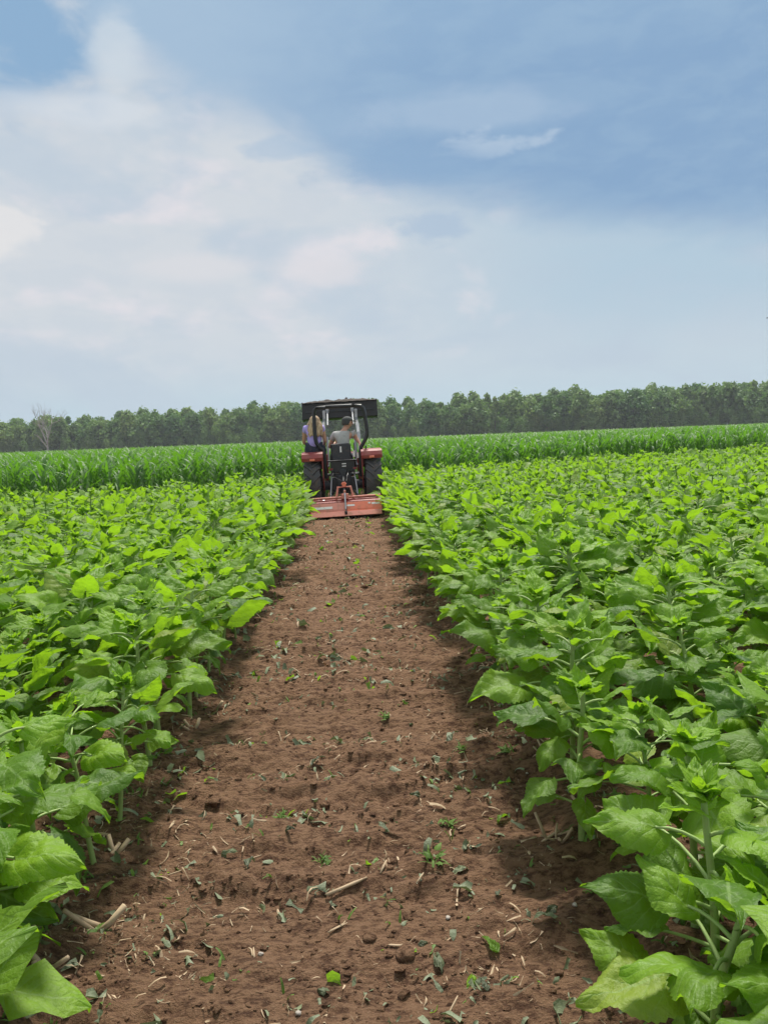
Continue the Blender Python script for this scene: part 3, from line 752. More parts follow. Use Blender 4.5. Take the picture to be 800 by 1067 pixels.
# wheels with agricultural lugs
def wheel(cx, cy, Rr, Wd, rimr, lugs, name):
    root = empty(name, (cx, cy, Rr)); root.parent = tr
    a = MB(); w2 = Wd/2; rr = Rr-0.035
    a.lathe([(-w2*0.82, rimr), (-w2, rimr+0.05), (-w2*1.02, (rimr+rr)/2), (-w2*0.93, rr-0.02), (-w2*0.6, rr+0.004), (0, rr+0.010), (w2*0.6, rr+0.004), (w2*0.93, rr-0.02), (w2*1.02, (rimr+rr)/2), (w2, rimr+0.05), (w2*0.82, rimr)], (0, 0, 0), 48)
    for i in range(lugs):
        for sgn in (-1, 1):
            t0 = 2*math.pi*(i + (0.5 if sgn > 0 else 0))/lugs
            n = 4; pts = []
            for j in range(n+1):
                q = j/n; x = sgn*(0.008 + q*w2*0.98); t = t0 - q*0.30; rad = rr + 0.008 - 0.030*q**3
                pts.append((x, t, rad))
            vs = []
            for (x, t, rad) in pts:
                dt = 0.020/Rr
                row = []
                for (tt, h_) in ((t-dt*1.3, -0.01), (t-dt, 0.036), (t+dt, 0.036), (t+dt*1.3, -0.01)):
                    row.append(a.bm.verts.new((x, (rad+h_)*math.cos(tt), (rad+h_)*math.sin(tt))))
                vs.append(row)
            for r1, r2 in zip(vs, vs[1:]):
                for k in range(3): a.bm.faces.new([r1[k], r1[k+1], r2[k+1], r2[k]])
            a.bm.faces.new(vs[0]); a.bm.faces.new(vs[-1][::-1])
    a.build("tyre", M['rubber'], root, 0, True)
    s_ = 1 if cx > 0 else -1
    rm = MB(); rm.lathe([(-w2*0.84, rimr+0.012), (-w2*0.6, rimr-0.02), (w2*0.6, rimr-0.02), (w2*0.84, rimr+0.012)], (0, 0, 0), 40)
    rm.lathe([(s_*w2*0.30, rimr-0.015), (s_*w2*0.05, rimr*0.55), (s_*w2*0.25, rimr*0.30), (s_*w2*0.45, rimr*0.28), (s_*w2*0.45, 0.001)], (0, 0, 0), 32)
    rm.build("rim", M['red'], root, 0, True)
    return root
for x in (-0.625, 0.625):
    wheel(x, 0, 0.60, 0.33, 0.31, 20, "rear_wheel")
for x in (-0.56, 0.56):
    wheel(x, 1.55, 0.36, 0.22, 0.18, 16, "front_wheel")
# fenders: flat orange-red tops with rounded rear fall, dark inner plates
for x in (-1, 1):
    f = empty("fender", (x*0.60, 0, 0)); f.parent = tr
    f['label'] = "left rear fender of faded red metal" if x < 0 else "right rear fender with sunlit orange top edge"
    prof = [(-0.44, 1.12), (-0.45, 1.19), (-0.40, 1.27), (-0.30, 1.305), (0.44, 1.315), (0.62, 1.20), (0.70, 0.92), (0.67, 0.92), (0.59, 1.18), (0.43, 1.285), (-0.29, 1.275), (-0.37, 1.245), (-0.42, 1.18), (-0.41, 1.12)]
    MB().prism(prof[::-1], -0.215, 0.215).build("top_plate", M['red'], f, 0.008)
    MB().prism([(-0.42, 1.12), (-0.36, 1.26), (-0.29, 1.27), (0.42, 1.28), (0.57, 1.17), (0.60, 0.80), (-0.30, 0.50), (-0.44, 0.80)][::-1], -x*0.20-0.008, -x*0.20+0.008).build("side_plate", M['red'], f)
    MB().box((0, -0.458, 1.155), (0.10, 0.02, 0.04)).build("reflector", M['orange'], f, 0.004)
    MB().tube([(-x*0.10, -0.20, 1.31), (-x*0.10, -0.20, 1.37), (-x*0.10, 0.10, 1.38), (-x*0.10, 0.10, 1.31)], 0.012, 8, 2).build("grab_rail", M['black'], f, 0, True)
MB().cyl((0.245, -0.22, 1.16), (0.245, -0.22, 1.29), 0.022).cyl((0.325, -0.24, 1.14), (0.325, -0.24, 1.24), 0.02).build("work_lamp", M['white'], tr)
# seat
s_ = empty("seat", (0, 0, 0)); s_.parent = tr
MB().box((0, 0.28, 1.04), (0.46, 0.42, 0.10)).build("cushion", M['vinyl'], s_, 0.035)
MB().box((-0.02, 0.06, 1.26), (0.42, 0.09, 0.38), (-0.12, 0, 0)).build("backrest", M['vinyl'], s_, 0.035)
MB().box((-0.02, 0.008, 1.33), (0.035, 0.008, 0.12), (-0.12, 0, 0)).build("decal", M['white'], s_)
# roll bar
def rollbar():
    a = MB()
    a.tube([(-0.36, -0.05, 0.75), (-0.36, -0.10, 1.30), (-0.50, -0.12, 1.46), (-0.525, -0.12, 1.60), (-0.52, -0.12, 2.14), (-0.46, -0.12, 2.21), (0.44, -0.12, 2.21), (0.50, -0.12, 2.14), (0.55, -0.12, 1.72), (0.53, -0.12, 1.56), (0.37, -0.10, 1.30), (0.37, -0.05, 0.75)], 0.040, 8, 1)
    return a
rollbar().build("roll_bar", M['black'], tr, 0, True)
# loader: masts, arms, cylinders, bucket raised high in front
for x in (-1, 1):
    MB().box((x*0.36, 1.02, 0.92), (0.08, 0.14, 0.62)).build("loader_mast", M['red'], tr, 0.01)
    MB().tube([(x*0.40, 0.98, 1.22), (x*0.39, 1.40, 1.78), (x*0.37, 2.18, 2.02)], 0.045, 4, 1).build("loader_arm", M['greymetal'], tr)
    MB().cyl((x*0.31, 0.95, 0.95), (x*0.31, 1.35, 1.60), 0.028, k=10).build("lift_cylinder", M['greymetal'], tr, 0, True)
    MB().cyl((x*0.29, 1.45, 1.86), (x*0.29, 2.20, 2.24), 0.022, k=10).build("tilt_cylinder", M['greymetal'], tr, 0, True)
    MB().box((x*0.37, 2.17, 2.10), (0.07, 0.10, 0.26)).box((x*0.29, 2.17, 2.22), (0.07, 0.08, 0.10)).build("bucket_bracket", M['steel'], tr, 0.008)
bk = empty("bucket", (0, 2.22, 2.035)); bk.scale = (1, 1, 0.85); bk.parent = tr
a = MB(); a.prism([(0, 0.0), (0.02, 0.0), (0.04, 0.44), (0.30, 0.49), (0.55, 0.47), (0.55, 0.45), (0.30, 0.465), (0.02, 0.42), (-0.02, 0.43), (-0.03, 0.02)][::-1], -0.87, 0.87)
a.box((0, 0.27, 0.01), (1.74, 0.52, 0.02), (-0.10, 0, 0)); a.build("shell", M['black'], bk, 0.004)
for x in (-0.87, 0.87): MB().prism([(-0.02, -0.01), (0.55, -0.04), (0.60, 0.10), (0.50, 0.50), (0.0, 0.48)][::-1], x-0.012, x+0.012).build("side_plate", M['black'], bk)
MB().box((0, -0.035, 0.20), (1.60, 0.02, 0.05)).build("stiffener", M['darkmetal'], bk, 0.006)
me = bpy.data.meshes.new("dirt_load"); bm = bmesh.new(); bmesh.ops.create_grid(bm, x_segments=60, y_segments=10, size=1)
for v in bm.verts:
    x, y = v.co.x, v.co.y; e_ = (1-abs(x)**6)*(1-abs(y)**4)
    v.co = Vector((x*0.86, 0.14 + y*0.24, 0.440 + e_*0.06*(0.5+vnoise(np.array([x*6+9]), np.array([y*2+3]))[0]) + 0.02*vnoise(np.array([x*22+9]), np.array([y*9+3]))[0]))
bm.to_mesh(me); bm.free(); me.materials.append(M['mud']); link("dried_mud", me, bk)
MB().tube([(0.14, 0.1, 0.49), (0.16, 0.08, 0.56), (0.20, 0.1, 0.54)], 0.014, 6, 1).ball((0.16, 0.09, 0.53), 0.025).build("mud_lump", M['mud'], bk, 0, True)
# three-point linkage
for x in (-0.30, 0.30):
    MB().cyl((x*0.7, -0.12, 0.48), (x, -0.80, 0.36), 0.025, k=10).build("lower_link", M['darkmetal'], tr, 0, True)
    MB().cyl((x*0.75, -0.05, 0.92), (x*0.92, -0.50, 0.42), 0.016, k=8).build("lift_rod", M['steel'], tr, 0, True)
    MB().box((x*0.72, -0.08, 0.90), (0.05, 0.32, 0.06), (0.1, 0, 0)).build("lift_arm", M['darkmetal'], tr, 0.01)
MB().cyl((0, -0.22, 0.78), (0.0, -0.78, 0.70), 0.022, k=10).build("top_link", M['darkmetal'], tr, 0, True)
MB().cyl((0, -0.25, 0.56), (0.0, -0.80, 0.42), 0.035, k=12).build("drive_shaft", M['black'], tr, 0, True)
for x0, x1 in ((-0.18, 0.0), (0.12, 0.05)):
    MB().tube([(x0, -0.18, 0.90), (x0-0.04, -0.40, 0.80), (x1, -0.52, 0.68), (x1, -0.7, 0.72)], 0.010, 6, 2).build("hose", M['black'], tr, 0, True)

# ---------------------------------------------------------------- rotary tiller
im = empty("rotary_tiller", (-0.05, 15.0, 0.0)); im.scale = (1, 1, 0.84); im.rotation_euler = (0, -0.022, R(3.0))
tag(im, "faded orange-red rotary tiller on the ground behind the red tractor", "tiller")
MB().prism([(-0.16, 0.36), (-0.02, 0.41), (0.22, 0.40), (0.34, 0.30), (0.33, 0.28), (0.21, 0.375), (-0.02, 0.385), (-0.155, 0.335)][::-1], -0.69, 0.69).build("hood", M['red'], im, 0.006)  # darker red paints in the shading between tool bar and apron
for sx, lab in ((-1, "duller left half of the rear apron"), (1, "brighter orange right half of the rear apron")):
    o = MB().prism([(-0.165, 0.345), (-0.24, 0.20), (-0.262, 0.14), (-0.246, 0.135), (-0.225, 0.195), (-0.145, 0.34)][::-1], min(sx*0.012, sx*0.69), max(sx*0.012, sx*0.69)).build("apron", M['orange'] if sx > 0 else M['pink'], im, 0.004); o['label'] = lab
MB().prism([(-0.262, 0.14), (-0.315, 0.05), (-0.335, 0.045), (-0.34, 0.055), (-0.275, 0.155)][::-1], -0.68, 0.68).build("levelling_board", M['pink'], im, 0.004)
for x in (-0.70, 0.70): MB().prism([(-0.20, 0.10), (-0.16, 0.40), (0.26, 0.42), (0.36, 0.26), (0.34, 0.06)][::-1], x-0.01, x+0.01).build("side_plate", M['orange'], im, 0.004)
MB().cyl((-0.70, -0.04, 0.455), (0.70, -0.04, 0.455), 0.024, k=12).build("tool_bar", M['pink'], im, 0, True)
MB().tube([(-0.17, -0.02, 0.42), (-0.125, 0.02, 0.69), (0.125, 0.02, 0.69), (0.17, -0.02, 0.42)], 0.026, 6, 0).build("headstock", M['pink'], im)
MB().box((0, 0.05, 0.74), (0.07, 0.05, 0.12)).cyl((-0.05, 0.05, 0.76), (0.05, 0.05, 0.76), 0.018).build("top_hitch", M['orange'], im, 0.006)
MB().box((0, -0.05, 0.48), (0.14, 0.10, 0.12)).cyl((0, -0.05, 0.5), (0.0, -0.05, 0.62), 0.022).build("gearbox", M['pink'], im, 0.015)
MB().cyl((0, -0.08, 0.55), (-0.01, -0.265, 0.19), 0.016, k=10).build("apron_spring", M['steel'], im, 0, True)
MB().box((-0.01, -0.30, 0.115), (0.05, 0.05, 0.09)).build("latch", M['black'], im, 0.008)
MB().cyl((-0.66, 0.10, 0.24), (0.66, 0.10, 0.24), 0.05, k=14).build("rotor", M['darkmetal'], im, 0, True)
for i in range(14):
    x = -0.60 + i*0.092; a_ = i*1.1
    MB().box((x, 0.10+0.11*math.cos(a_), 0.24+0.11*math.sin(a_)), (0.03, 0.20, 0.03), (a_, 0, 0)).build("blade", M['steel'], im)
def on_apron(x0, x1, t0, t1):                    # a sticker lying on the sloping apron, 3 mm proud
    p = lambda t: (-0.165 - 0.075*t, 0.345 - 0.145*t)
    y0, z0 = p(t0); y1, z1 = p(t1); nx, nz = -0.0030, 0.0016
    m_ = bmesh.new(); vs = [m_.verts.new(q) for q in ((x0, y0+nx, z0+nz), (x1, y0+nx, z0+nz), (x1, y1+nx, z1+nz), (x0, y1+nx, z1+nz))]
    m_.faces.new(vs); me = bpy.data.meshes.new("sticker"); m_.to_mesh(me); m_.free(); me.materials.append(M['white']); link("sticker", me, im)
on_apron(-0.66, -0.26, 0.50, 0.86); on_apron(0.02, 0.17, 0.36, 0.62); on_apron(0.43, 0.48, 0.20, 0.42); on_apron(0.50, 0.66, 0.25, 0.55)

# ---------------------------------------------------------------- people
M['skin'] = paint("skin", (0.50, 0.27, 0.18), 0.55, dirt=(0.42, 0.20, 0.13, 1), dirt_amt=0.3, scale=10, bump=0.05)
M['purple'] = paint("purple_cloth", (0.42, 0.34, 0.72), 0.85, dirt=(0.22, 0.16, 0.48, 1), scale=12, bump=0.4)
M['greycloth'] = paint("grey_cloth", (0.42, 0.42, 0.40), 0.9, dirt=(0.14, 0.14, 0.14, 1), scale=12, bump=0.4)
M['jeans'] = paint("dark_denim", (0.030, 0.038, 0.065), 0.85, scale=20, bump=0.3)
M['boot'] = paint("dark_boot", (0.035, 0.028, 0.022), 0.6)
M['cap'] = paint("dark_cap", (0.055, 0.060, 0.058), 0.85, scale=12)
M['eye'] = paint("eye", (0.03, 0.02, 0.015), 0.2)
def hair_mat():
    m, N, out = newmat("blonde_hair"); p = N.n('ShaderNodeBsdfPrincipled'); co = objcoord(N)
    mp = N.n('ShaderNodeMapping'); N.put(mp.inputs[0], co); mp.inputs['Scale'].default_value = (60, 60, 4)
    f = N.noise(mp.outputs[0], 1.0, 5)
    N.put(p.inputs['Base Color'], N.mix(N.ss(f, 0.35, 0.65), (0.26, 0.15, 0.07, 1), (0.62, 0.46, 0.27, 1)))
    p.inputs['Roughness'].default_value = 0.45
    b = N.n('ShaderNodeBump'); b.inputs['Strength'].default_value = 0.6; b.inputs['Distance'].default_value = 0.006; N.put(b.inputs['Height'], f); N.put(p.inputs['Normal'], b.outputs[0])
    N.put(out.inputs[0], p.outputs[0]); return m
M['hair'] = hair_mat()

def skin_obj(name, J, E_, root, mat, parent, sub=2):
    """J: name -> (x, y, z, radius); E_: edges"""
    keys = list(J); me = bpy.data.meshes.new(name)
    me.from_pydata([J[k][:3] for k in keys], [(keys.index(a), keys.index(b)) for a, b in E_], [])
    me.materials.append(mat); o = link(name, me, parent)
    md = o.modifiers.new('skin', 'SKIN'); md.use_smooth_shade = True; md.branch_smoothing = 0.3
    for i, k in enumerate(keys):
        r_ = J[k][3]; r_ = r_ if isinstance(r_, tuple) else (r_, r_)
        me.skin_vertices[0].data[i].radius = r_; me.skin_vertices[0].data[i].use_root = (k == root)
    sb = o.modifiers.new('sub', 'SUBSURF'); sb.levels = sub; sb.render_levels = sub
    return o
def lerp(a, b, t): return tuple(a[i]*(1-t)+b[i]*t for i in range(3))
def make_person(label, off, lean, head, hands, elbows, shirt, hairlen, cap, turn, parent_cat="person"):
    """seated figure; origin at the seat, faces +Y.  lean = torso top offset (x, y); hands/elbows: [left, right] positions"""
    root = empty("person", off); tag(root, label, parent_cat)
    lx, ly = lean
    J = {'pel': (0, 0, 0.10, (0.135, 0.115)), 'belly': (lx*0.35, ly*0.35, 0.27, (0.125, 0.105)), 'chest': (lx*0.8, ly*0.8, 0.44, (0.145, 0.11)), 'neck0': (lx, ly, 0.55, 0.065), 'neck1': (lx+0.2*(head[0]-lx), ly+0.3*(head[1]-ly), 0.60, 0.050)}
    hx, hy, hz_ = head
    J['jaw'] = (hx, hy+0.005, hz_-0.055, (0.060, 0.068)); J['skull'] = (hx, hy-0.01, hz_+0.03, (0.088, 0.100)); J['crown'] = (hx, hy-0.012, hz_+0.095, (0.050, 0.060))
    E_ = [('pel', 'belly'), ('belly', 'chest'), ('chest', 'neck0'), ('neck0', 'neck1'), ('neck1', 'jaw'), ('jaw', 'skull'), ('skull', 'crown')]
    sk = {}; se = []
    for i, sx in enumerate((-1, 1)):
        n = 'LR'[i]; sh = (lx+sx*0.175, ly*0.95, 0.50); el_ = elbows[i]; hd = hands[i]; wr = lerp(el_, hd, 0.80)
        J['sh'+n] = (*sh, 0.062); J['ua'+n] = (*lerp(sh, el_, 0.45), 0.052); J['el'+n] = (*el_, 0.040); J['fa'+n] = (*lerp(el_, hd, 0.35), 0.037); J['wr'+n] = (*wr, 0.025); J['pa'+n] = (*hd, (0.038, 0.020))
        E_ += [('chest', 'sh'+n), ('sh'+n, 'ua'+n), ('ua'+n, 'el'+n), ('el'+n, 'fa'+n), ('fa'+n, 'wr'+n), ('wr'+n, 'pa'+n)]
        d = (Vector(hd)-Vector(wr)).normalized(); side = d.cross(Vector((0, 0, 1))).normalized(); dn = side.cross(d)
        if dn.z > 0: dn = -dn
        for f in range(4):                       # four unequal curled fingers
            o_ = side*(f-1.5)*0.021; Lf = (0.075, 0.085, 0.080, 0.062)[f]
            p0 = Vector(hd)+o_*0.9+d*0.012; p1 = p0+d*Lf*0.55+o_*0.15; p2 = p1+d*Lf*0.28+dn*Lf*0.30; p3 = p2+dn*Lf*0.28
            ks = ['f%s%d%d' % (n, f, q) for q in range(4)]
            for k_, p, r_ in zip(ks, (p0, p1, p2, p3), (0.010, 0.009, 0.0085, 0.007)): J[k_] = (*p, r_)
            E_ += [('pa'+n, ks[0]), (ks[0], ks[1]), (ks[1], ks[2]), (ks[2], ks[3])]
        th = -side*sx if (side.x*sx > 0) else side*sx
        t0 = Vector(wr)+d*0.02; t1 = t0+th*0.035+d*0.03; t2 = t1+th*0.012+d*0.035+dn*0.012
        J['t0'+n] = (*t1, 0.011); J['t1'+n] = (*t2, 0.009); E_ += [('pa'+n, 't0'+n), ('t0'+n, 't1'+n)]
        hp = (sx*0.09, 0.03, 0.07); kn = (sx*0.17, 0.44, 0.06); an = (sx*0.16, 0.52, -0.30); to = (sx*0.18, 0.66, -0.35)
        J['hp'+n] = (*hp, 0.085); J['tg'+n] = (*lerp(hp, kn, 0.5), 0.078); J['kn'+n] = (*kn, 0.056); J['cf'+n] = (*lerp(kn, an, 0.35), 0.054); J['an'+n] = (*an, 0.036); J['to'+n] = (*to, (0.04, 0.028))
        E_ += [('pel', 'hp'+n), ('hp'+n, 'tg'+n), ('tg'+n, 'kn'+n), ('kn'+n, 'cf'+n), ('cf'+n, 'an'+n), ('an'+n, 'to'+n)]
    skin_obj("body", J, E_, 'pel', M['skin'], root)
    def grown(keys, g, cut=None):
        D = {}
        for k in keys:
            r_ = J[k][3]; r_ = tuple(q+g for q in r_) if isinstance(r_, tuple) else r_+g
            D[k] = (*J[k][:3], r_)
        return D
    shk = ['pel', 'belly', 'chest', 'neck0', 'shL', 'uaL', 'shR', 'uaR']
    D = grown(shk, 0.020); D['neck0'] = (*J['neck0'][:3], 0.070); D['chest'] = (*J['chest'][:3], (0.19, 0.135)); D['belly'] = (*J['belly'][:3], (0.165, 0.135)); D['pel'] = (0, 0, 0.05, (0.165, 0.145))
    skin_obj("shirt", D, [e for e in E_ if e[0] in D and e[1] in D], 'pel', shirt, root)
    tk = ['pel'] + [a+b for b in 'LR' for a in ('hp', 'tg', 'kn', 'cf', 'an')]
    D = grown(tk, 0.014); D['pel'] = (0, 0, 0.07, (0.150, 0.13)); skin_obj("trousers", D, [e for e in E_ if e[0] in D and e[1] in D], 'pel', M['jeans'], root)
    for n in 'LR':
        D = grown(['an'+n, 'to'+n], 0.014); skin_obj("shoe", D, [('an'+n, 'to'+n)], 'an'+n, M['boot'], root)
    # face: turned by `turn` (radians, + = to the right)
    T = Matrix.Translation((hx, hy, hz_)) @ Matrix.Rotation(-turn, 4, 'Z')
    a = MB(); a.bm.verts.index_update()
    a.ball((0, 0.098, -0.005), 0.016, (0.8, 0.9, 1.5)); bmesh.ops.transform(a.bm, matrix=T, verts=a.bm.verts); a.build("nose", M['skin'], root, 0, True)
    for sx in (-1, 1):
        a = MB(); a.ball((sx*0.032, 0.086, 0.022), 0.011); bmesh.ops.transform(a.bm, matrix=T, verts=a.bm.verts); a.build("eye", M['eye'], root, 0, True)
        a = MB(); a.ball((sx*0.086, -0.005, 0.0), 0.026, (0.35, 0.7, 1.1)); bmesh.ops.transform(a.bm, matrix=T, verts=a.bm.verts); a.build("ear", M['skin'], root, 0, True)
    a = MB(); a.ball((0, 0.080, -0.050), 0.022, (1.0, 0.35, 0.28)); bmesh.ops.transform(a.bm, matrix=T, verts=a.bm.verts); a.build("mouth", M['skin'], root, 0, True)
    # hair
    hb = bmesh.new(); bmesh.ops.create_uvsphere(hb, u_segments=28, v_segments=20, radius=1)
    for v in hb.verts:
        x, y, z = v.co; ang = math.atan2(x, y)
        wv = 1 + 0.05*math.sin(ang*9+z*3)+0.03*math.sin(ang*17)
        if hairlen > 0.15:
            if z < 0.15 and not (y > 0.45 and abs(x) < 0.6):
                t = min(1, (0.15-z)/1.1); rx = 0.112 + 0.062*math.sin(t*2.2); v.co = Vector((math.sin(ang)*rx*wv*1.05, math.cos(ang)*0.115*wv*(1-0.15*t) - 0.03-0.05*t, 0.02 - t*hairlen*(1+0.12*math.sin(ang*11))))
            else: v.co = Vector((x*0.112*wv, min(y, 0.55)*0.122 - 0.018, z*0.128 + 0.018))
        else: v.co = Vector((x*0.092*wv, min(y, 0.35)*0.112 - 0.010, max(z, -0.45 if y < 0 else 0.25)*0.108 + 0.018))
    for v in hb.verts: v.co = T @ v.co
    me = bpy.data.meshes.new("hair"); hb.to_mesh(me); hb.free(); me.materials.append(M['hair'] if hairlen > 0.15 else M['cap'])
    for p in me.polygons: p.use_smooth = True
    link("hair", me, root)
    if cap:
        a = MB(); a.ball((0, -0.010, 0.050), 0.106, (0.94, 1.06, 0.86), 20)
        bmesh.ops.delete(a.bm, geom=[v for v in a.bm.verts if v.co.z < 0.040], context='VERTS')
        bmesh.ops.create_cone(a.bm, cap_ends=True, segments=24, radius1=0.078, radius2=0.074, depth=0.008, matrix=Matrix.Translation((0, 0.105, 0.046)) @ Matrix.Rotation(-0.18, 4, 'X') @ Matrix.Diagonal((0.95, 0.95, 1, 1)))
        bmesh.ops.transform(a.bm, matrix=T, verts=a.bm.verts); a.build("cap", M['cap'], root, 0, True)
    return root
# driver on the seat, leaning and looking right, right hand down on the fender
make_person("driver in a grey T-shirt and dark cap, looking right, one hand on the right fender", (TX-0.04, TY+0.28, 1.09), (0.07, 0.02), (0.15, 0.07, 0.705),
            [(-0.06, 0.44, 0.36), (0.37, -0.02, 0.285)], [(-0.22, 0.22, 0.24), (0.30, 0.05, 0.40)], M['greycloth'], 0.0, True, 1.15).scale = (1.10, 1.05, 1.06)
# passenger on the left fender
make_person("passenger with long blonde hair and a purple top sitting on the left fender", (TX-0.585, TY+0.02, 1.27), (0.0, 0.03), (0.03, 0.05, 0.575+0.03),
            [(-0.12, 0.36, 0.12), (0.20, 0.30, 0.14)], [(-0.22, 0.10, 0.20), (0.22, 0.06, 0.22)], M['purple'], 0.30, False, 0.25)

# ---------------------------------------------------------------- what lies on the tilled soil
def place(o, x, y, lift=0.0): o.location = (x, y, hz(x, y)+lift)
def orient(o, r): o.rotation_euler = (r.uniform(-0.5, 0.5), r.uniform(-0.5, 0.5), r.uniform(0, 6.28))
r = np.random.default_rng(77)
# torn leaves
tl = []
for i in range(8):
    a = Acc(); L = r.uniform(0.05, 0.085)
    V, Q, U = leaf_patch(L, L*r.uniform(0.5, 0.8), 15, 7, r, r.uniform(0.8, 2.4), 0.05, 0.9); V[:, 2] += 0.006 + 0.022*fbm(V[:, 0]*70+i*3, V[:, 1]*60, 3); V[:, 0] *= 1 - 0.5*np.abs(np.sin(V[:, 1]*40+i))
    a.add(V, Q, U, np.array([r.uniform(0, 1), 0.1, 0.4])); tl.append(a)
tlm = [a.mesh("torn_leaf", M['wilt']) for a in tl]; tlg = [a.mesh("torn_leaf", M['sunleaf']) for a in tl]
leaf_xy = [(-0.65, 3.09), (-0.52, 2.79), (-0.41, 2.62), (0.24, 3.09), (0.03, 3.8), (0.2, 2.11), (0.16, 2.18), (-0.12, 2.0), (0.38, 2.14), (0.29, 2.02), (0.6, 2.29), (0.44, 2.37), (0.32, 2.53), (0.29, 3.96), (-0.04, 4.19), (-0.29, 2.89), (-0.22, 3.53), (-0.56, 3.88), (0.55, 2.92), (0.32, 1.96), (0.57, 2.21), (0.09, 2.86), (-0.53, 6.11), (0.37, 4.8), (0.46, 3.67), (-0.13, 4.88), (0.1, 6.49), (-0.11, 2.43)]
leaf_green = {8, 9, 14, 18, 22, 26, 17}
stick_xy = [(-0.06, 2.5), (-0.09, 2.3), (0.19, 2.47), (-0.28, 2.4), (-0.42, 2.78), (-0.2, 3.48), (0.70, 3.4), (0.16, 5.05), (0.22, 1.91), (-0.34, 2.19), (-0.68, 2.64), (0.08, 2.19), (-0.37, 3.92), (0.61, 4.38), (-0.25, 1.89), (0.07, 2.56)]
stone_xy = [(-0.32, 2.19), (0.01, 2.23), (-0.19, 1.92), (0.11, 2.14), (0.66, 2.27), (-0.15, 3.13), (0.3, 3.15), (0.13, 7.79), (0.74, 3.25), (-0.63, 3.2), (0.26, 2.30), (0.13, 4.25)]
weed_xy = [(-0.15, 2.74), (0.34, 2.9), (0.15, 4.05), (0.70, 3.5), (-0.33, 3.03), (0.49, 3.55), (0.25, 2.58)]
stub_xy = [(0.72, 2.74, 1.3), (-0.94, 2.80, 1.0), (-0.86, 2.36, 1.4), (-0.93, 2.16, 0.9), (0.88, 2.86, 1.0), (-0.80, 4.34, 0.8), (0.84, 3.42, 1.0), (-0.88, 4.05, 0.8)]
def wh(x, y):
    sd = "left side" if x < -0.30 else ("right side" if x > 0.25 else "middle")
    dp = "at the very front" if y < 2.25 else ("near the front" if y < 2.8 else ("a little way up" if y < 3.6 else ("partway up" if y < 5 else "far up")))
    return "%s, %s of the dirt strip" % (dp, sd)
seen = {}
def uniq(lab, alts):
    k = seen.get(lab, 0); seen[lab] = k+1
    return lab if k == 0 else alts[(k-1) % len(alts)] + lab
for i, (x, y) in enumerate(leaf_xy):
    g = i in leaf_green
    o = link("torn_leaf", (tlg if g else tlm)[i % 8]); place(o, x, y, 0.006); o.rotation_euler = (r.uniform(-0.7, 0.7), r.uniform(-0.7, 0.7), r.uniform(0, 6.28)); s_ = r.uniform(0.65, 1.1); o.scale = (s_, s_, s_)
    tag(o, uniq("%s torn leaf, %s" % ("bright green" if g else "wilted grey-green", wh(x, y)), ["smaller ", "curled ", "crumpled "]), "leaf", "torn leaves on the dirt")
def stalk_mesh(r, L, rad, n=3):
    a = Acc()
    for k in range(n):
        w_ = r.uniform(-0.35, 0.35) if k else 0
        P = np.array([[-L/2, 0, 0.001], [-L*0.1, 0.002*w_, 0.004], [L*0.2, 0.012*w_, 0.006], [L/2*(1-0.3*k), 0.05*w_, 0.009]]) + np.array([0.01*k, k*rad*1.7, 0])
        a.add(*tube_np(P, [rad, rad*0.9, rad*0.95, rad*0.5], 6))
    return a.mesh("stalk_piece", M['straw'], True)
for i, (x, y) in enumerate(stick_xy):
    o = link("stalk_piece", stalk_mesh(r, r.uniform(0.04, 0.09) if i else 0.15, r.uniform(0.0018, 0.0035) if i else 0.0065, 1 + i % 2)); place(o, x, y, 0.004)
    o.rotation_euler = (0, r.uniform(-0.5, 0.15), r.uniform(-0.6, 0.9) if i % 3 else r.uniform(1, 2.2))
    if i == 0: o.rotation_euler = (0, -0.10, 0.35)
    tag(o, "long pale split corn stalk lying in the middle front of the dirt strip" if i == 0 else uniq("dry pale stalk bit, %s" % wh(x, y), ["shorter ", "tilted ", "thin "]), "stalk piece", "dry stalk pieces on the dirt")
def lump(r, R_, name, mat):
    bm = bmesh.new(); bmesh.ops.create_icosphere(bm, subdivisions=3, radius=R_); o_ = r.uniform(0, 50)
    for v in bm.verts:
        q = v.co/R_; n_ = vnoise(np.array([q.x*1.7+o_]), np.array([q.y*1.7+q.z*2.3+9]))[0]; n2_ = vnoise(np.array([q.x*5+o_+q.z*4]), np.array([q.y*5+9]))[0]
        v.co = v.co*(0.7+0.55*n_+0.15*n2_); v.co.z *= 0.65
    me = bpy.data.meshes.new(name); bm.to_mesh(me); bm.free(); me.materials.append(mat)
    for p in me.polygons: p.use_smooth = True
    return me
for i, (x, y) in enumerate(stone_xy):
    pale = i % 2 == 0
    o = link("stone" if pale else "dirt_clod", lump(r, r.uniform(0.006, 0.010) if pale else r.uniform(0.02, 0.032), "stone" if pale else "dirt_clod", M['stone'] if pale else M['soil'])); place(o, x, y, 0.004); o.rotation_euler[2] = r.uniform(0, 6)
    tag(o, uniq("%s, %s" % ("small pale stone" if pale else "dark brown clod of earth", wh(x, y)), ["flat ", "rounded "]), "stone" if pale else "clod", "stones on the dirt" if pale else "clods on the dirt")
def grass(r, n, h):
    a = Acc()
    for k in range(n):
        A = r.uniform(0, 6.28); V, Q, U = blade(h*r.uniform(0.6, 1.1), 0.005, 6, r, r.uniform(0.5, 1.4), r.uniform(0.4, 1.6))
        a.add(V @ rotm(A, 0).T + np.array([r.normal()*0.012, r.normal()*0.012, 0]), Q, U, np.array([r.uniform(0, 1), 0.7, 0]))
    return a
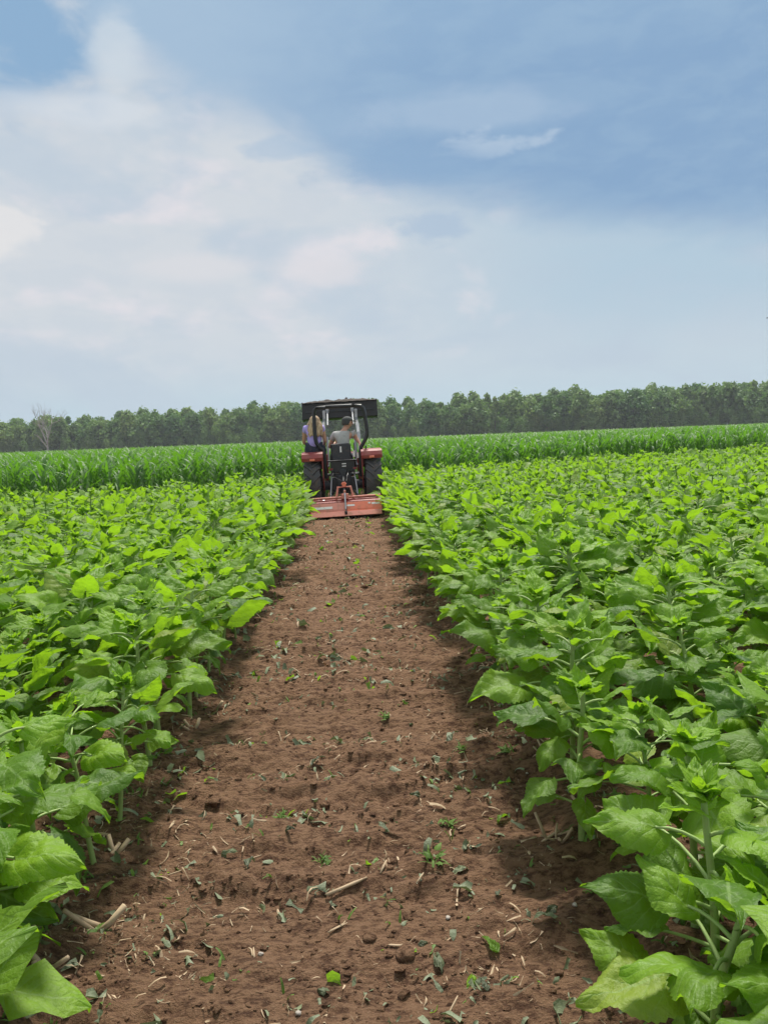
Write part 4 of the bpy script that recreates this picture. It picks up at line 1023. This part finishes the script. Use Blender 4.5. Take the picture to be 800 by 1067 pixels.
for i, (x, y) in enumerate(weed_xy):
    a = grass(r, 11, 0.06)
    for k in range(4):
        V, Q, U = leaf_patch(0.035, 0.025, 9, 5, r, 0.8, 0.03); a.add(V @ rotm(r.uniform(0, 6.28), 0.4).T + np.array([r.normal()*0.02, r.normal()*0.02, 0.015]), Q, U, np.array([r.uniform(0, 1), 0.4, 0]))
    o = link("weed_tuft", a.mesh("weed_tuft", M['weed'])); place(o, x, y); s_ = r.uniform(0.7, 1.1); o.scale = (s_, s_, s_)
    tag(o, uniq("small sprawling green weed tuft, %s" % wh(x, y), ["thin ", "flattened "]), "weed", "weed tufts on the dirt")
sl = ["stubble clump of cut corn stalks beside the bowed stem at the right soil edge", "pale thick cut stalk piece leaning under the leaves at the left edge", "split pair of thick pale stalk stubs at the lower left soil edge",
      "short stalk stub at the very bottom left under the pale leaves", "small stubble clump under the sunflower leaves at the right edge", "thin stubble left of the dirt strip, further back", "stubble tuft at the right edge beneath the upright pale stems", "small stubble by the long bare stem at the left edge"]
for i, (x, y, s_) in enumerate(stub_xy):
    a = Acc()
    for k in range(7 if i in (0, 4, 6) else 3):
        A = r.uniform(0, 6.28); L = r.uniform(0.05, 0.10)*s_; rad = r.uniform(0.004, 0.007) if i in (0, 4, 6) else r.uniform(0.008, 0.012)
        d = np.array([math.cos(A)*r.uniform(0.3, 1), math.sin(A)*r.uniform(0.3, 1), r.uniform(0.25, 0.9)]); d /= np.linalg.norm(d); o_ = np.array([r.normal()*0.02, r.normal()*0.02, -0.01])
        a.add(*tube_np([o_, o_+d*L*0.5+r.normal(size=3)*0.002, o_+d*L], [rad, rad*0.95, rad*0.85], 6))
    o = link("stubble", a.mesh("stubble", M['straw'])); place(o, x, y)
    tag(o, sl[i], "stubble", "cut stalk stubs along the strip")

# loose stuff nobody could count: crumbs of earth, chopped straw, shredded leaf bits, small weeds
def ico():
    bm = bmesh.new(); bmesh.ops.create_icosphere(bm, subdivisions=1, radius=1); V = np.array([v.co[:] for v in bm.verts]); F = np.array([[v.index for v in f.verts] for f in bm.faces]); bm.free(); return V, F
IV, IF = ico()
n = 16000; t = r.uniform(0, 1, n); yy = 0.9*np.exp(t*math.log(17/0.9)); xx = r.uniform(XL-0.5, XR+0.5, n); keep = fbm(xx*4, yy*7, 3) + r.normal(0, 0.16, n) > 0.0; xx, yy = xx[keep], yy[keep]; n = len(xx)
sz = np.exp(r.normal(-5.25, 0.42, n))*(1+yy*0.05); rad = np.clip(sz, 0.0022, 0.017)
V = IV[None]*(0.55+0.75*r.random((n, len(IV), 1)))*rad[:, None, None]*np.array([1.2, 1, 0.7]) + np.stack([xx, yy, height(xx, yy)+rad*0.15], -1)[:, None]
F = IF[None] + (np.arange(n)*len(IV))[:, None, None]
tag(link("soil_crumbs", mesh_np("soil_crumbs", V.reshape(-1, 3), F.reshape(-1, 3), mat=M['soil'], smooth=False)), "loose crumbs of brown earth over the tilled strip", "soil crumbs", None, 'stuff')
def flakes(name, n, mat, L0, L1, aspect, label, cat, dens_edge, seed, y1=16.0):
    r = np.random.default_rng(seed); t = r.uniform(0, 1, n); yy = 1.3*np.exp(t*math.log(y1/1.3))
    xx = r.uniform(XL-0.15, XR+0.15, n); e = r.random(n) < dens_edge; side = np.where(r.random(n) < 0.5, XL-0.1, XR+0.1); xx = np.where(e, side + r.normal(0, 0.13, n), xx)
    nc = 260; cy_ = 1.4*np.exp(r.random(nc)*math.log(y1/1.4)); cx_ = r.uniform(XL-0.05, XR+0.05, nc); ci = r.integers(0, nc, n); cl_ = (r.random(n) < 0.65) & ~e
    sp = 0.035+0.012*cy_[ci]; xx = np.where(cl_, cx_[ci] + r.normal(size=n)*sp*1.4, xx); yy = np.where(cl_, cy_[ci] + r.normal(size=n)*sp, yy)
    k_ = fbm(xx*3+40, yy*5, 3) + r.normal(0, 0.12, n)+0.1*cl_ > 0.05; xx, yy = xx[k_], yy[k_]; n = len(xx)
    acc = Acc()
    Ls = r.uniform(0, 1, n)**2.2*(L1-L0)+L0; hs = height(xx, yy)
    for i in range(n):
        L = Ls[i]*(1+0.09*yy[i]); W = L*aspect*r.uniform(0.6, 1.5); u = np.linspace(-0.5, 0.5, 4)
        b = r.uniform(-1.8, 1.8); w_ = W*r.uniform(0.05, 1.1, 4); fo = r.uniform(-0.9, 1.1)
        P = np.stack([np.stack([u*L, s_*w_/2, b*0.35*L*(0.25-u**2)*2 + abs(s_)*fo*0.5*w_ + s_*r.uniform(-0.3, 0.3)*w_], -1) for s_ in (-1, 0, 1)], 1).reshape(-1, 3)
        Rm = np.array(Matrix.Rotation(r.uniform(0, 6.28), 3, 'Z') @ Matrix.Rotation(r.normal()*0.45, 3, 'Y') @ Matrix.Rotation(r.normal()*0.6, 3, 'X'))
        acc.add(P @ Rm.T + np.array([xx[i], yy[i], hs[i]+0.004+abs(b)*0.06*L]), gridq(4, 3), None, np.array([r.random(), 0.1, r.random()]))
    tag(link(name, acc.mesh(name, mat)), label, cat, None, 'stuff')
flakes("chopped_straw", 11000, M['straw'], 0.006, 0.060, 0.13, "chopped pale straw scattered over the dirt and under the plants", "straw", 0.45, 5)
flakes("shredded_leaves", 5200, M['wilt'], 0.008, 0.060, 0.42, "shredded grey-green leaf bits scattered over the dirt", "leaf litter", 0.30, 6)
flakes("fresh_leaf_scraps", 900, M['sunleaf'], 0.010, 0.055, 0.5, "scraps of fresh green leaf scattered over the dirt", "leaf scraps", 0.35, 8)
ga = Acc(); gr = np.random.default_rng(31); gk = 0
for i in range(520):
    y = 1.2*math.exp(gr.random()*math.log(15/1.2)); sd = gr.random()
    x = (XL-0.16+gr.normal()*0.12) if sd < 0.42 else ((XR+0.16+gr.normal()*0.12) if sd < 0.84 else gr.uniform(XL, XR))
    g = grass(gr, 3 if sd < 0.84 else 2, gr.uniform(0.02, 0.06)); o_ = np.array([x, y, hz(x, y)])
    for V, Q, U, At in zip(g.V, g.Q, g.U, g.A): ga.V.append(V+o_); ga.U.append(U); ga.A.append(At)
    for Q in g.Q: ga.Q.append(Q+ga.n)
    ga.n += g.n
tag(link("weeds", ga.mesh("weeds", M['weed'])), "tiny sprouting grass and weeds along the soil edges", "weeds", None, 'stuff')

# a far-off bird at the right edge of the sky
bd = empty("bird", (29.2, 52.0, 8.6)); tag(bd, "tiny dark bird flying at the right edge of the sky", "bird")
skin_obj("body", {'t': (-0.16, 0, 0, (0.05, 0.02)), 'b': (0, 0, 0, 0.06), 'h': (0.14, 0, 0.03, 0.04), 'k': (0.20, 0, 0.02, 0.012)}, [('t', 'b'), ('b', 'h'), ('h', 'k')], 'b', M['black'], bd, 1)
for s_ in (-1, 1):
    MB().tube([(0.02, 0, 0.03), (0.05, s_*0.14, 0.12), (-0.06, s_*0.34, 0.08)], 0.022, 6, 1).build("wing", M['black'], bd)

# ---------------------------------------------------------------- haze over the whole scene
hm = bpy.data.materials.new("haze"); hm.use_nodes = True
for n_ in list(hm.node_tree.nodes): hm.node_tree.nodes.remove(n_)
N = NT(hm.node_tree); pv = N.n('ShaderNodeVolumePrincipled'); pv.inputs['Color'].default_value = (0.86, 0.93, 1.0, 1); pv.inputs['Density'].default_value = 0.00042; pv.inputs['Anisotropy'].default_value = 0.2
ho = N.n('ShaderNodeOutputMaterial'); hm.node_tree.links.new(pv.outputs[0], ho.inputs['Volume'])
bm = bmesh.new(); bmesh.ops.create_cube(bm, size=1, matrix=Matrix.Translation((0, 400, 7.5)) @ Matrix.Diagonal((2000, 2500, 21, 1)))
me = bpy.data.meshes.new("haze"); bm.to_mesh(me); bm.free(); me.materials.append(hm); tag(link("haze", me), kind='stuff')
